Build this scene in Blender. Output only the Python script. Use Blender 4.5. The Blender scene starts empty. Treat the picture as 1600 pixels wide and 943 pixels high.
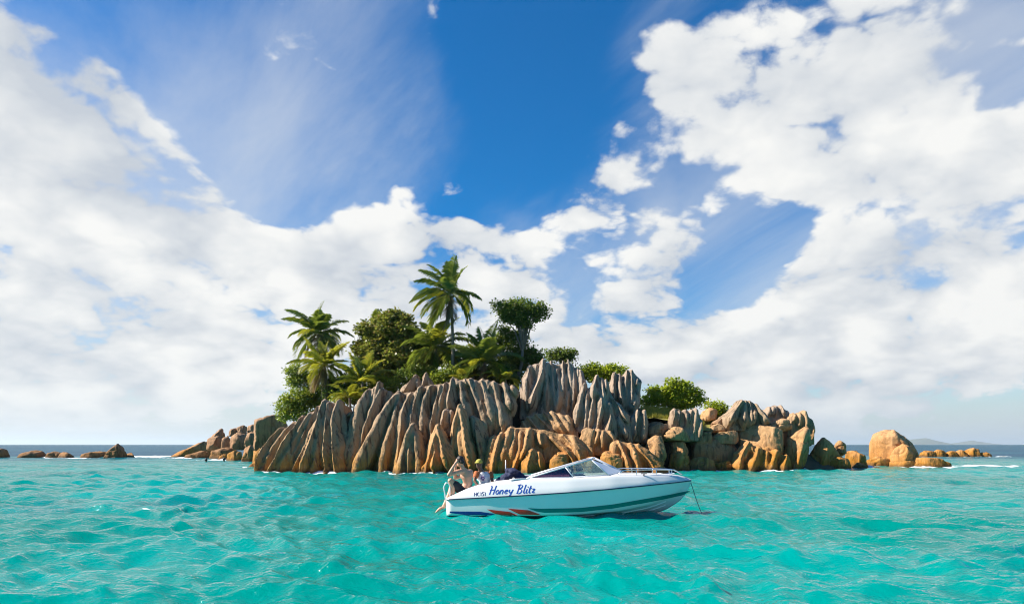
import bpy, bmesh, math, random
import numpy as np
from mathutils import Vector, Matrix

# ------------------------------------------------------------------ scene, camera, sky, sun
SC = bpy.context.scene
COL = SC.collection
R = math.radians
FPX = 1043.0            # focal length in pixels of a 1600 px wide frame
CAMH = 1.75             # eye height above the water
HOR = 694.0             # horizon row of a 1600x943 frame
cam_d = bpy.data.cameras.new('camera')
cam_d.sensor_width = 36.0
cam_d.lens = 36.0 * FPX / 1600.0
cam_d.shift_y = (HOR - 471.5) / 1600.0
cam_d.clip_start = 0.1
cam_d.clip_end = 120000.0
cam = bpy.data.objects.new('camera', cam_d)
cam.location = (0, 0, CAMH)
cam.rotation_euler = (R(90), 0, 0)
COL.objects.link(cam)
SC.camera = cam
SC.view_settings.view_transform = 'Standard'
SC.view_settings.look = 'None'
SC.view_settings.exposure = 1.0
SC.view_settings.gamma = 1.0
SC.view_settings.use_curve_mapping = False
SC.cycles.use_denoising = True
SC.cycles.filter_width = 1.1
SC.cycles.max_bounces = 7
SC.cycles.diffuse_bounces = 3
SC.cycles.glossy_bounces = 3
SC.cycles.transmission_bounces = 4
SC.cycles.transparent_max_bounces = 8
SC.cycles.volume_bounces = 0
SC.cycles.sample_clamp_indirect = 6.0
SC.cycles.caustics_reflective = False
SC.cycles.caustics_refractive = False

SUN_EL, SUN_DIR = 37.0, Vector((-1.0, -0.05, 0.0)).normalized()   # where the sun stands
sun_vec = Vector((SUN_DIR.x * math.cos(R(SUN_EL)), SUN_DIR.y * math.cos(R(SUN_EL)), math.sin(R(SUN_EL))))
sun_d = bpy.data.lights.new('sun', 'SUN')
sun_d.energy = 5.0
sun_d.angle = R(0.53)
sun_d.color = (1.0, 0.93, 0.82)
sun = bpy.data.objects.new('sun', sun_d)
sun.rotation_euler = sun_vec.to_track_quat('Z', 'Y').to_euler()
sun.location = (-30, 0, 40)
COL.objects.link(sun)


class X:
    """a node socket with arithmetic"""
    def __init__(s, nt, sock): s.nt, s.s = nt, sock
    def _m(s, op, *o, clamp=False):
        n = s.nt.nodes.new('ShaderNodeMath'); n.operation = op; n.use_clamp = clamp
        for i, v in enumerate((s,) + o):
            if isinstance(v, X): s.nt.links.new(v.s, n.inputs[i])
            else: n.inputs[i].default_value = v
        return X(s.nt, n.outputs[0])
    def __add__(s, o): return s._m('ADD', o)
    def __radd__(s, o): return s._m('ADD', o)
    def __sub__(s, o): return s._m('SUBTRACT', o)
    def __rsub__(s, o): return (s * -1.0) + o
    def __mul__(s, o): return s._m('MULTIPLY', o)
    def __rmul__(s, o): return s._m('MULTIPLY', o)
    def __truediv__(s, o): return s._m('DIVIDE', o)
    def mx(s, o): return s._m('MAXIMUM', o)
    def mn(s, o): return s._m('MINIMUM', o)
    def pw(s, o): return s._m('POWER', o)
    def cl(s): return s._m('ADD', 0.0, clamp=True)
    def ss(s, a, b):
        n = s.nt.nodes.new('ShaderNodeMapRange'); n.interpolation_type = 'SMOOTHSTEP'
        s.nt.links.new(s.s, n.inputs[0])
        n.inputs[1].default_value, n.inputs[2].default_value = a, b
        return X(s.nt, n.outputs[0])


def put(nt, sock, v):
    if isinstance(v, X): nt.links.new(v.s, sock)
    else: sock.default_value = v


def noise(nt, vec, scale, detail=4.0, rough=0.5, dist=0.0, out=0):
    n = nt.nodes.new('ShaderNodeTexNoise')
    nt.links.new(vec.s, n.inputs['Vector'])
    n.inputs['Scale'].default_value = scale; n.inputs['Detail'].default_value = detail
    n.inputs['Roughness'].default_value = rough; n.inputs['Distortion'].default_value = dist
    return X(nt, n.outputs[out])


def vm(nt, op, a, b=None):
    n = nt.nodes.new('ShaderNodeVectorMath'); n.operation = op
    for i, v in enumerate((a, b)):
        if v is None: continue
        if op == 'SCALE' and i == 1: put(nt, n.inputs['Scale'], v)
        else: put(nt, n.inputs[i], v)
    return X(nt, n.outputs[0])


def comb(nt, x, y, z):
    n = nt.nodes.new('ShaderNodeCombineXYZ')
    for i, v in enumerate((x, y, z)): put(nt, n.inputs[i], v)
    return X(nt, n.outputs[0])


def mixc(nt, f, a, b):
    n = nt.nodes.new('ShaderNodeMix'); n.data_type = 'RGBA'
    put(nt, n.inputs[0], f)
    for s, v in ((n.inputs[6], a), (n.inputs[7], b)):
        if isinstance(v, X): nt.links.new(v.s, s)
        else: s.default_value = (*v, 1.0)
    return X(nt, n.outputs[2])


world = bpy.data.worlds.new('World')
SC.world = world
world.use_nodes = True
world.cycles.sampling_method = 'MANUAL'
world.cycles.sample_map_resolution = 512
nt = world.node_tree
nt.nodes.clear()
tc = nt.nodes.new('ShaderNodeTexCoord')
DIR = X(nt, tc.outputs['Generated'])
sep = nt.nodes.new('ShaderNodeSeparateXYZ'); nt.links.new(DIR.s, sep.inputs[0])
dx, dy, dz = (X(nt, sep.outputs[i]) for i in range(3))
sky = nt.nodes.new('ShaderNodeTexSky')
sky.sky_type = 'NISHITA'; sky.sun_disc = False
sky.sun_elevation = R(SUN_EL); sky.sun_rotation = math.atan2(SUN_DIR.x, SUN_DIR.y)
sky.air_density = 1.0; sky.dust_density = 0.6; sky.ozone_density = 3.0
hs = nt.nodes.new('ShaderNodeHueSaturation')
hs.inputs['Saturation'].default_value = 2.2; hs.inputs['Value'].default_value = 1.5; hs.inputs['Hue'].default_value = 0.503
nt.links.new(sky.outputs[0], hs.inputs['Color'])
SKY = X(nt, hs.outputs[0])
az = dx._m('ARCTAN2', dy)
el = dz.mn(0.9999)._m('ARCSINE')
UV = comb(nt, az, el, 0.0)
# turbulence in a frame that squeezes towards the horizon, as a cloud layer does
inv = 1.0 / 1.0
den = dz.mx(0.0) + 0.45
PL = comb(nt, dx / den, dy / den, dz * 0.9)
wn = noise(nt, PL, 1.7, 4.0, 0.55, out=1)
wv = vm(nt, 'SCALE', vm(nt, 'SUBTRACT', wn, (0.5, 0.5, 0.5)), 0.20)
UVW = vm(nt, 'ADD', UV, wv)


def aim(px, py):
    a = math.atan2(px - 800.0, FPX)
    return a, math.atan2((HOR - py) * math.cos(a), FPX)


def banks(vec, items):
    tot = None
    for (px, py, rx, ry, rot, w) in items:
        a, e = aim(px, py)
        k = math.cos(a) / FPX
        mp = nt.nodes.new('ShaderNodeMapping'); mp.vector_type = 'TEXTURE'
        mp.inputs['Location'].default_value = (a, e, 0)
        mp.inputs['Rotation'].default_value = (0, 0, R(-rot))
        mp.inputs['Scale'].default_value = (rx * k * math.cos(a), ry * k * math.cos(e), 1.0)
        nt.links.new(vec.s, mp.inputs['Vector'])
        g = nt.nodes.new('ShaderNodeTexGradient'); g.gradient_type = 'SPHERICAL'
        nt.links.new(mp.outputs[0], g.inputs[0])
        v = X(nt, g.outputs[1]) * w
        tot = v if tot is None else tot + v
    return tot

#            px    py    rx   ry  rot  weight       (a sky of heaped cumulus, high veil and blue gaps)
CUMULUS = [(20, 350, 620, 330, 8, 1.3), (60, 120, 330, 150, 35, 1.1), (230, 190, 230, 90, 40, 0.8), (330, 250, 130, 70, 30, 0.6),
           (620, 375, 190, 95, 0, 1.1), (760, 420, 150, 90, 10, 1.1), (440, 360, 240, 90, 12, 0.8),
           (300, 560, 760, 250, 0, 0.95), (720, 500, 420, 140, 0, 0.6),
           (1010, 95, 150, 110, 0, 0.95), (1150, 60, 150, 150, 0, 0.9), (1390, 110, 260, 200, 0, 1.2),
           (1240, 205, 330, 120, 14, 1.0), (1480, 290, 380, 130, 10, 1.25),
           (868, 318, 95, 120, 20, 1.15), (945, 255, 100, 105, 0, 1.1), (1040, 380, 150, 110, 0, 1.15),
           (1300, 440, 140, 105, 0, 1.25), (1500, 455, 260, 110, 0, 0.9), (1400, 545, 460, 170, 0, 0.95),
           (1020, 505, 220, 100, 0, 1.0), (1080, 605, 640, 120, 0, 0.8),
           (870, 90, 160, 300, -8, -1.0), (450, 220, 130, 150, 35, -0.9), (1150, 440, 150, 80, -8, -0.7), (1240, 350, 120, 60, 10, -0.4),
           (1560, 190, 100, 50, 0, -0.5)]
VEIL = [(590, 110, 420, 330, 25, 0.75), (120, 380, 760, 480, 0, 1.5), (1010, 320, 300, 330, 0, 0.9),
        (1450, 250, 460, 460, 0, 1.1), (1570, 100, 220, 260, 0, 0.8), (780, 640, 1800, 330, 0, 1.1),
        (860, 100, 150, 300, -8, -0.8)]
# out of view the cloud is thinned on purpose, so shaded sides stay dark
back = (dy * -1.0).ss(-0.35, 0.35)
elsew = noise(nt, PL, 0.9, 2.0, 0.5).ss(0.5, 0.72) * back * 0.7
covC = banks(UVW, CUMULUS).mx(-0.6) + elsew
covV = banks(UVW, VEIL) + elsew
nb = noise(nt, PL, 4.0, 10.0, 0.60, 0.25)
sx, sy, sz = sun_vec
PLs = vm(nt, 'ADD', PL, (sx * 0.10, sy * 0.10, 0.07))
nbl = noise(nt, PL, 4.0, 2.6, 0.5, 0.25)
nb2 = noise(nt, PLs, 4.0, 2.6, 0.5, 0.25)
fine = noise(nt, PL, 12.0, 7.0, 0.62)
def billow(vec):
    v = nt.nodes.new('ShaderNodeTexVoronoi'); v.feature = 'F1'
    nt.links.new(vec.s, v.inputs['Vector'])
    v.inputs['Scale'].default_value = 6.5; v.inputs['Detail'].default_value = 2.0; v.inputs['Roughness'].default_value = 0.55
    v.inputs['Lacunarity'].default_value = 2.3
    return X(nt, v.outputs['Distance'])
PLw = vm(nt, 'ADD', PL, vm(nt, 'SCALE', vm(nt, 'SUBTRACT', noise(nt, PL, 7.0, 3.0, 0.55, out=1), (0.5, 0.5, 0.5)), 0.16))
bl = billow(PLw)
puff = (0.78 - bl)
field = covC.mn(1.05) * 0.74 + (nb - 0.5) * 1.55 + (fine - 0.5) * 0.45 + puff * 0.55
dens = field.ss(0.27, 0.52)
PLc = comb(nt, dx / den * 1.0 + dy / den * 0.6, dy / den * 0.35, dz * 0.5)
vn = noise(nt, PLc, 2.4, 8.0, 0.62, 0.6)
veil = (covV.mn(1.2) * 0.55 + (vn - 0.5) * 1.3).ss(0.08, 0.90) * 0.70
lit = ((nbl - nb2) * 2.3 + (0.5 - bl) * 0.55 + (nb - 0.5) * 0.8 + (fine - 0.5) * 0.6 + 0.82 - field.ss(0.8, 1.6) * 0.30).cl()
ccol = mixc(nt, lit, (5.6, 6.1, 6.8), (9.4, 9.4, 9.2))
hz_f = (1.0 - dz.mx(0.0) * 4.2).cl().pw(2.2) * 0.78            # pale band low over the sea
base = mixc(nt, hz_f, SKY, (5.4, 6.3, 7.0))
c1 = mixc(nt, veil, base, (6.9, 7.35, 7.9))
c2 = mixc(nt, dens, c1, ccol)
low = (1.0 - dz.mx(0.0) * 9.0).cl().pw(1.6) * 0.75
leftw = (az * -1.0).ss(-0.25, 0.5)
lowc = mixc(nt, leftw, (5.4, 6.2, 6.9), (7.3, 7.75, 7.9))
c3 = mixc(nt, low, c2, lowc)
bg = nt.nodes.new('ShaderNodeBackground')
bg.inputs['Strength'].default_value = 0.0505
nt.links.new(c3.s, bg.inputs['Color'])
wo = nt.nodes.new('ShaderNodeOutputWorld')
nt.links.new(bg.outputs[0], wo.inputs['Surface'])

# ------------------------------------------------------------------ mesh helpers
rng = np.random.default_rng(7)


def at(px, py, Y):
    """the point of the place seen at a photograph pixel, Y metres away"""
    return np.array([(px - 800.0) / FPX * Y, Y, CAMH + (HOR - py) / FPX * Y])


def water_row(Y):
    return HOR + CAMH * FPX / Y


def _hash(ix, iy, iz):
    h = (ix.astype(np.int64) * 374761393 + iy.astype(np.int64) * 668265263 + iz.astype(np.int64) * 2147483647) & 0xFFFFFFFF
    h = ((h ^ (h >> 13)) * 1274126177) & 0xFFFFFFFF
    return ((h ^ (h >> 16)) & 0xFFFF) / 65535.0


def vnoise(p):
    """smooth value noise, -1..1, p (n,3)"""
    i = np.floor(p).astype(np.int64); f = p - i
    f = f * f * f * (f * (f * 6 - 15) + 10)
    out = 0
    for a in (0, 1):
        wa = f[:, 0] if a else 1 - f[:, 0]
        for b in (0, 1):
            wb = f[:, 1] if b else 1 - f[:, 1]
            for c in (0, 1):
                wc = f[:, 2] if c else 1 - f[:, 2]
                out = out + wa * wb * wc * _hash(i[:, 0] + a, i[:, 1] + b, i[:, 2] + c)
    return out * 2 - 1


def fbm(p, octs=3, gain=0.5):
    o, a = 0, 1.0
    for k in range(octs):
        o = o + a * vnoise(p * (2 ** k) + 17.3 * k); a *= gain
    return o


def mesh_obj(name, V, F, mat, parent=None, loc=None, smooth=True):
    """ONE mesh object; V in world coordinates, origin at loc (or at the parent's base)"""
    V = np.asarray(V, dtype=np.float64)
    base = np.array(parent['base'] if parent is not None else (loc if loc is not None else (0, 0, 0)), dtype=np.float64)
    me = bpy.data.meshes.new(name)
    if isinstance(F, np.ndarray):
        n, k = F.shape
        me.vertices.add(len(V)); me.vertices.foreach_set('co', (V - base).astype(np.float32).ravel())
        me.loops.add(n * k); me.loops.foreach_set('vertex_index', F.astype(np.int32).ravel())
        me.polygons.add(n); me.polygons.foreach_set('loop_start', np.arange(0, n * k, k, dtype=np.int32))
        me.update(calc_edges=True)
    else:
        me.from_pydata([tuple(v) for v in (V - base)], [], [tuple(f) for f in F])
    if smooth: me.polygons.foreach_set('use_smooth', np.ones(len(me.polygons), dtype=bool))
    me.materials.append(mat)
    o = bpy.data.objects.new(name, me)
    if parent is None: o.location = tuple(base)
    else: o.parent = parent
    COL.objects.link(o)
    if parent is not None: o['base'] = [float(v) for v in base]
    return o


def thing(name, loc, label, cat, group=None):
    o = bpy.data.objects.new(name, None)
    o.empty_display_size = 0.2
    o.location = tuple(float(v) for v in loc); COL.objects.link(o)
    o['base'] = [float(v) for v in loc]
    return tag(o, label, cat, group)


def tag(o, label=None, cat=None, group=None, kind=None):
    if label: o['label'] = label
    if cat: o['category'] = cat
    if group: o['group'] = group
    if kind: o['kind'] = kind
    return o


class MB:
    """collects closed pieces into one vertex/face list"""
    def __init__(s): s.V, s.F = [], []
    def add(s, V, F):
        k = len(s.V); s.V.extend([tuple(v) for v in V]); s.F.extend([tuple(i + k for i in f) for f in F]); return s
    def tube(s, P, Rr, n=8, tip=0.6): return s.add(*tube(P, Rr, n, tip))
    def ball(s, c, r, n=10, rot=None): return s.add(*ball(c, r, n, rot))
    def box(s, c, h, rot=None): return s.add(*box(c, h, rot))
    def build(s, name, mat, parent=None, loc=None, smooth=True): return mesh_obj(name, s.V, s.F, mat, parent, loc, smooth)


def tube(P, Rr, n=8, tip=0.6):
    P = np.asarray(P, float)
    Rr = np.broadcast_to(np.asarray(Rr, float), (len(P),))
    T = np.gradient(P, axis=0) if len(P) > 1 else np.array([[0, 0, 1.0]])
    T /= np.linalg.norm(T, axis=1)[:, None] + 1e-12
    u = np.cross(T[0], (0, 1, 0.13)); u /= np.linalg.norm(u)
    V, F = [], []
    for i, (p, t, r) in enumerate(zip(P, T, Rr)):
        u = u - t * np.dot(u, t); u /= np.linalg.norm(u) + 1e-12
        w = np.cross(t, u)
        for k in range(n):
            a = 2 * math.pi * k / n
            V.append(p + r * (math.cos(a) * u + math.sin(a) * w))
    m = len(P)
    for i in range(m - 1):
        for k in range(n):
            F.append((i * n + k, i * n + (k + 1) % n, (i + 1) * n + (k + 1) % n, (i + 1) * n + k))
    a, b = len(V), len(V) + 1
    V.append(P[0] - T[0] * Rr[0] * tip); V.append(P[-1] + T[-1] * Rr[-1] * tip)
    for k in range(n):
        F.append((a, (k + 1) % n, k)); F.append((b, (m - 1) * n + k, (m - 1) * n + (k + 1) % n))
    return V, F


def ball(c, r, n=10, rot=None):
    r = np.broadcast_to(np.asarray(r, float), (3,))
    V, F = [], []
    m = max(6, n * 2 // 3)
    for i in range(1, m):
        th = math.pi * i / m
        for k in range(n):
            a = 2 * math.pi * k / n
            V.append((math.sin(th) * math.cos(a), math.sin(th) * math.sin(a), math.cos(th)))
    V.append((0, 0, 1)); V.append((0, 0, -1))
    V = np.array(V) * r
    if rot is not None: V = V @ np.array(rot).T
    V = V + np.asarray(c, float)
    for i in range(m - 2):
        for k in range(n):
            F.append((i * n + k, (i + 1) * n + k, (i + 1) * n + (k + 1) % n, i * n + (k + 1) % n))
    t, b = len(V) - 2, len(V) - 1
    for k in range(n):
        F.append((t, k, (k + 1) % n)); F.append((b, (m - 2) * n + (k + 1) % n, (m - 2) * n + k))
    return V, F


def box(c, h, rot=None):
    V = np.array([(x, y, z) for x in (-1, 1) for y in (-1, 1) for z in (-1, 1)], float) * np.asarray(h, float)
    if rot is not None: V = V @ np.array(rot).T
    V = V + np.asarray(c, float)
    return V, [(0, 1, 3, 2), (4, 6, 7, 5), (0, 4, 5, 1), (2, 3, 7, 6), (0, 2, 6, 4), (1, 5, 7, 3)]


def fuse(V, F, voxel, smooth=2, factor=0.5):
    """many overlapping closed pieces -> one continuous skin"""
    me = bpy.data.meshes.new('fuse_tmp'); me.from_pydata([tuple(v) for v in V], [], [tuple(f) for f in F])
    bm = bmesh.new(); bm.from_mesh(me); bmesh.ops.recalc_face_normals(bm, faces=bm.faces); bm.to_mesh(me); bm.free()
    ob = bpy.data.objects.new('fuse_tmp', me); COL.objects.link(ob)
    m = ob.modifiers.new('r', 'REMESH'); m.mode = 'VOXEL'; m.voxel_size = voxel; m.adaptivity = 0.0
    if smooth:
        s = ob.modifiers.new('s', 'SMOOTH'); s.factor = factor; s.iterations = smooth
    dg = bpy.context.evaluated_depsgraph_get()
    ev = ob.evaluated_get(dg); em = ev.to_mesh()
    v = np.zeros(len(em.vertices) * 3, np.float32); em.vertices.foreach_get('co', v)
    nn = np.zeros(len(em.vertices) * 3, np.float32); em.vertices.foreach_get('normal', nn)
    k = len(em.polygons[0].vertices) if len(em.polygons) else 4
    f = np.zeros(len(em.loops), np.int32); em.loops.foreach_get('vertex_index', f)
    ev.to_mesh_clear()
    bpy.data.objects.remove(ob); bpy.data.meshes.remove(me)
    return v.reshape(-1, 3).astype(float), f.reshape(-1, k), nn.reshape(-1, 3).astype(float)


# ------------------------------------------------------------------ materials
def new_mat(name):
    m = bpy.data.materials.new(name); m.use_nodes = True
    return m, m.node_tree, m.node_tree.nodes['Principled BSDF']


def plain(name, col, rough=0.5, metal=0.0, coat=0.0, var=0.06, scale=20.0, bump=0.0):
    m, t, b = new_mat(name)
    g = t.nodes.new('ShaderNodeNewGeometry')
    p = X(t, g.outputs['Position'])
    f = noise(t, p, scale, 3.0, 0.6)
    dk = tuple(c * (1 - 2 * var) for c in col); lt = tuple(min(1.0, c * (1 + var)) for c in col)
    t.links.new(mixc(t, f, dk, lt).s, b.inputs['Base Color'])
    b.inputs['Roughness'].default_value = rough; b.inputs['Metallic'].default_value = metal
    b.inputs['Coat Weight'].default_value = coat
    if bump:
        bn = t.nodes.new('ShaderNodeBump'); bn.inputs['Strength'].default_value = bump; bn.inputs['Distance'].default_value = 0.02
        t.links.new(f.s, bn.inputs['Height']); t.links.new(bn.outputs[0], b.inputs['Normal'])
    return m


def rock_mat(name, low, mid, high, z1, z2, streak=0.5, stain_shade=(0.07, 0.055, 0.045)):
    """granite: ochre near the water, tan above, weathered grey on top, upright stain streaks darkened in place of flank shade"""
    m, t, b = new_mat(name)
    g = t.nodes.new('ShaderNodeNewGeometry')
    p = X(t, g.outputs['Position'])
    s = t.nodes.new('ShaderNodeSeparateXYZ'); t.links.new(p.s, s.inputs[0])
    z = X(t, s.outputs[2])
    n1 = noise(t, p, 0.55, 4.0, 0.6)
    n2 = noise(t, p, 2.6, 6.0, 0.65)
    zz = z + (n1 - 0.5) * 2.6 + (n2 - 0.5) * 0.9
    c = mixc(t, zz.ss(z1 * 0.2, z1 * 1.1), low, mid)
    c = mixc(t, zz.ss(z1 * 0.9, z2), c, high)
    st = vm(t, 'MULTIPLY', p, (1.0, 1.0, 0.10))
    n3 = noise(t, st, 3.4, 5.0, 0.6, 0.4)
    c = mixc(t, n3.ss(0.49, 0.64) * streak, c, stain_shade)  # weathering streaks, colour deepened to stand in for shade on the ribs
    n4 = noise(t, st, 6.5, 4.0, 0.6, 0.2)
    c = mixc(t, n4.ss(0.56, 0.72) * 0.35, c, tuple(min(1, v * 1.5 + 0.05) for v in high))
    n5 = noise(t, p, 14.0, 5.0, 0.7)
    c = mixc(t, n5.ss(0.35, 0.75) * 0.35, c, tuple(v * 0.55 for v in mid))
    wet = 1.0 - (z + (n1 - 0.5) * 0.5).ss(0.10, 0.42)
    c = mixc(t, wet * 0.75, c, (0.075, 0.042, 0.016))
    sp = noise(t, p, 7.0, 3.0, 0.7)
    c = mixc(t, sp.ss(0.60, 0.72) * 0.5, c, tuple(v * 0.45 for v in high))
    t.links.new(c.s, b.inputs['Base Color'])
    b.inputs['Roughness'].default_value = 0.85
    b.inputs['Specular IOR Level'].default_value = 0.25
    bn = t.nodes.new('ShaderNodeBump'); bn.inputs['Strength'].default_value = 0.8; bn.inputs['Distance'].default_value = 0.12
    hgt = n2 * 0.6 + n5 * 0.35 + noise(t, st, 5.0, 3.0, 0.5) * 0.8
    t.links.new(hgt.s, bn.inputs['Height']); t.links.new(bn.outputs[0], b.inputs['Normal'])
    return m


def leaf_mat(name, a, c, yellow=(0.30, 0.27, 0.03), yf=0.12, trans=0.35, rough=0.45):
    m, t, b = new_mat(name)
    g = t.nodes.new('ShaderNodeNewGeometry')
    ri = X(t, g.outputs['Random Per Island'])
    n1 = noise(t, X(t, g.outputs['Position']), 1.3, 3.0, 0.6)
    col = mixc(t, (ri * 0.6 + n1 * 0.9 - 0.25).cl(), a, c)
    col = mixc(t, (ri * 7.3)._m('FRACT')._m('GREATER_THAN', 1.0 - yf) * 0.8, col, yellow)
    t.links.new(col.s, b.inputs['Base Color'])
    b.inputs['Roughness'].default_value = rough
    b.inputs['Specular IOR Level'].default_value = 0.4
    tr = t.nodes.new('ShaderNodeBsdfTranslucent')
    tcx = mixc(t, 0.5, col, tuple(min(1, v * 2.2) for v in c))
    t.links.new(tcx.s, tr.inputs['Color'])
    mx = t.nodes.new('ShaderNodeMixShader'); mx.inputs[0].default_value = trans
    t.links.new(b.outputs[0], mx.inputs[1]); t.links.new(tr.outputs[0], mx.inputs[2])
    t.links.new(mx.outputs[0], t.nodes['Material Output'].inputs['Surface'])
    return m


M = {}
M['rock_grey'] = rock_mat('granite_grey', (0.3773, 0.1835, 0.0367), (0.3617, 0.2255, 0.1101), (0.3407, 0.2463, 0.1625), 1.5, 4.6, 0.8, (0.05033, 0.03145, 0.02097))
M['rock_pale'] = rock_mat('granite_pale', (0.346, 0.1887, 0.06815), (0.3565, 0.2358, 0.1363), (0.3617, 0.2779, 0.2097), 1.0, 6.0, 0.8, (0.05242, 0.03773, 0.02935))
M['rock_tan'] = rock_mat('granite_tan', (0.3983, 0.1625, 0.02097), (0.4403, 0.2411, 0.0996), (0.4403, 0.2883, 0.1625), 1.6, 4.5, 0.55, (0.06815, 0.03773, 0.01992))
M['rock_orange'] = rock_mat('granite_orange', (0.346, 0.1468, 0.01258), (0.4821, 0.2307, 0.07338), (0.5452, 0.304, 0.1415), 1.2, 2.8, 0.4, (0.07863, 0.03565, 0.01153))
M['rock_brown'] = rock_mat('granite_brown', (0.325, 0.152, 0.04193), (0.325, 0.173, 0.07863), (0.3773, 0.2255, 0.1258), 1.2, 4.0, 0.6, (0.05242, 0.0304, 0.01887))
M['bark'] = plain('bark', (0.19, 0.15, 0.11), 0.9, var=0.25, scale=9.0, bump=0.6)
M['palm_bark'] = plain('palm_bark', (0.22, 0.17, 0.12), 0.9, var=0.25, scale=6.0, bump=0.6)
M['leaf_dark'] = leaf_mat('leaf_dark', (0.04629, 0.08743, 0.01235), (0.1543, 0.2109, 0.02571), (0.2674, 0.2263, 0.03086), 0.1)
M['leaf_brown'] = leaf_mat('leaf_brown', (0.072, 0.1029, 0.0144), (0.2057, 0.2263, 0.03086), (0.3086, 0.1851, 0.05143), 0.25)
M['leaf_bright'] = leaf_mat('leaf_bright', (0.1337, 0.2057, 0.01029), (0.3394, 0.3908, 0.01646), (0.432, 0.3908, 0.03086), 0.15)
M['leaf_shore'] = leaf_mat('leaf_shore', (0.09255, 0.1543, 0.01646), (0.2468, 0.2983, 0.02571), (0.3703, 0.3086, 0.04114), 0.15)
M['frond'] = leaf_mat('frond', (0.06171, 0.1029, 0.0144), (0.1954, 0.2365, 0.02674), (0.3703, 0.3086, 0.05143), 0.08, 0.35, 0.32)
M['frond_bright'] = leaf_mat('frond_bright', (0.1543, 0.1851, 0.0144), (0.3394, 0.3292, 0.02468), (0.4629, 0.3292, 0.03086), 0.16, 0.38, 0.32)
M['frond_dry'] = leaf_mat('frond_dry', (0.1543, 0.1029, 0.04114), (0.288, 0.2057, 0.09255), (0.36, 0.2777, 0.1029), 0.1, 0.2, 0.7)
M['grass'] = leaf_mat('grass_blade', (0.1954, 0.2057, 0.02571), (0.3497, 0.3189, 0.04114), (0.3908, 0.3086, 0.072), 0.2, 0.4, 0.6)
M['soil'] = plain('soil', (0.11, 0.09, 0.05), 0.95, var=0.3, scale=1.5, bump=0.4)

# ------------------------------------------------------------------ the sea
WASH = []      # where the rocks cut the surface
SURF = []      # (x, y, radius along x, radius along y, strength): broken white water
def surf(px, Y, rx, ry, w): SURF.append(((px - 800.0) / FPX * Y, Y, rx, ry, w))
surf(238, 97, 4.5, 5.0, 1.0); surf(300, 86, 6.0, 1.6, 0.8); surf(115, 84, 3.5, 1.2, 0.7); surf(345, 74, 3.0, 1.5, 0.7)
surf(1118, 44.6, 2.2, 0.9, 0.95); surf(1075, 44.0, 1.4, 0.7, 0.9); surf(1365, 53.5, 2.2, 1.0, 0.9); surf(1545, 54, 4.5, 1.2, 1.0)
surf(1440, 51.6, 3.0, 0.5, 0.7); surf(1230, 47.5, 4.0, 0.4, 0.6); surf(600, 41.6, 10.0, 0.35, 0.55); surf(930, 41.0, 4.5, 0.4, 0.6)
surf(226, 17.3, 0.25, 0.10, 0.7); surf(1362, 24.6, 0.45, 0.2, 0.62); surf(1500, 96, 9.0, 1.0, 0.5); surf(395, 51, 1.2, 0.6, 0.6)


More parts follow.
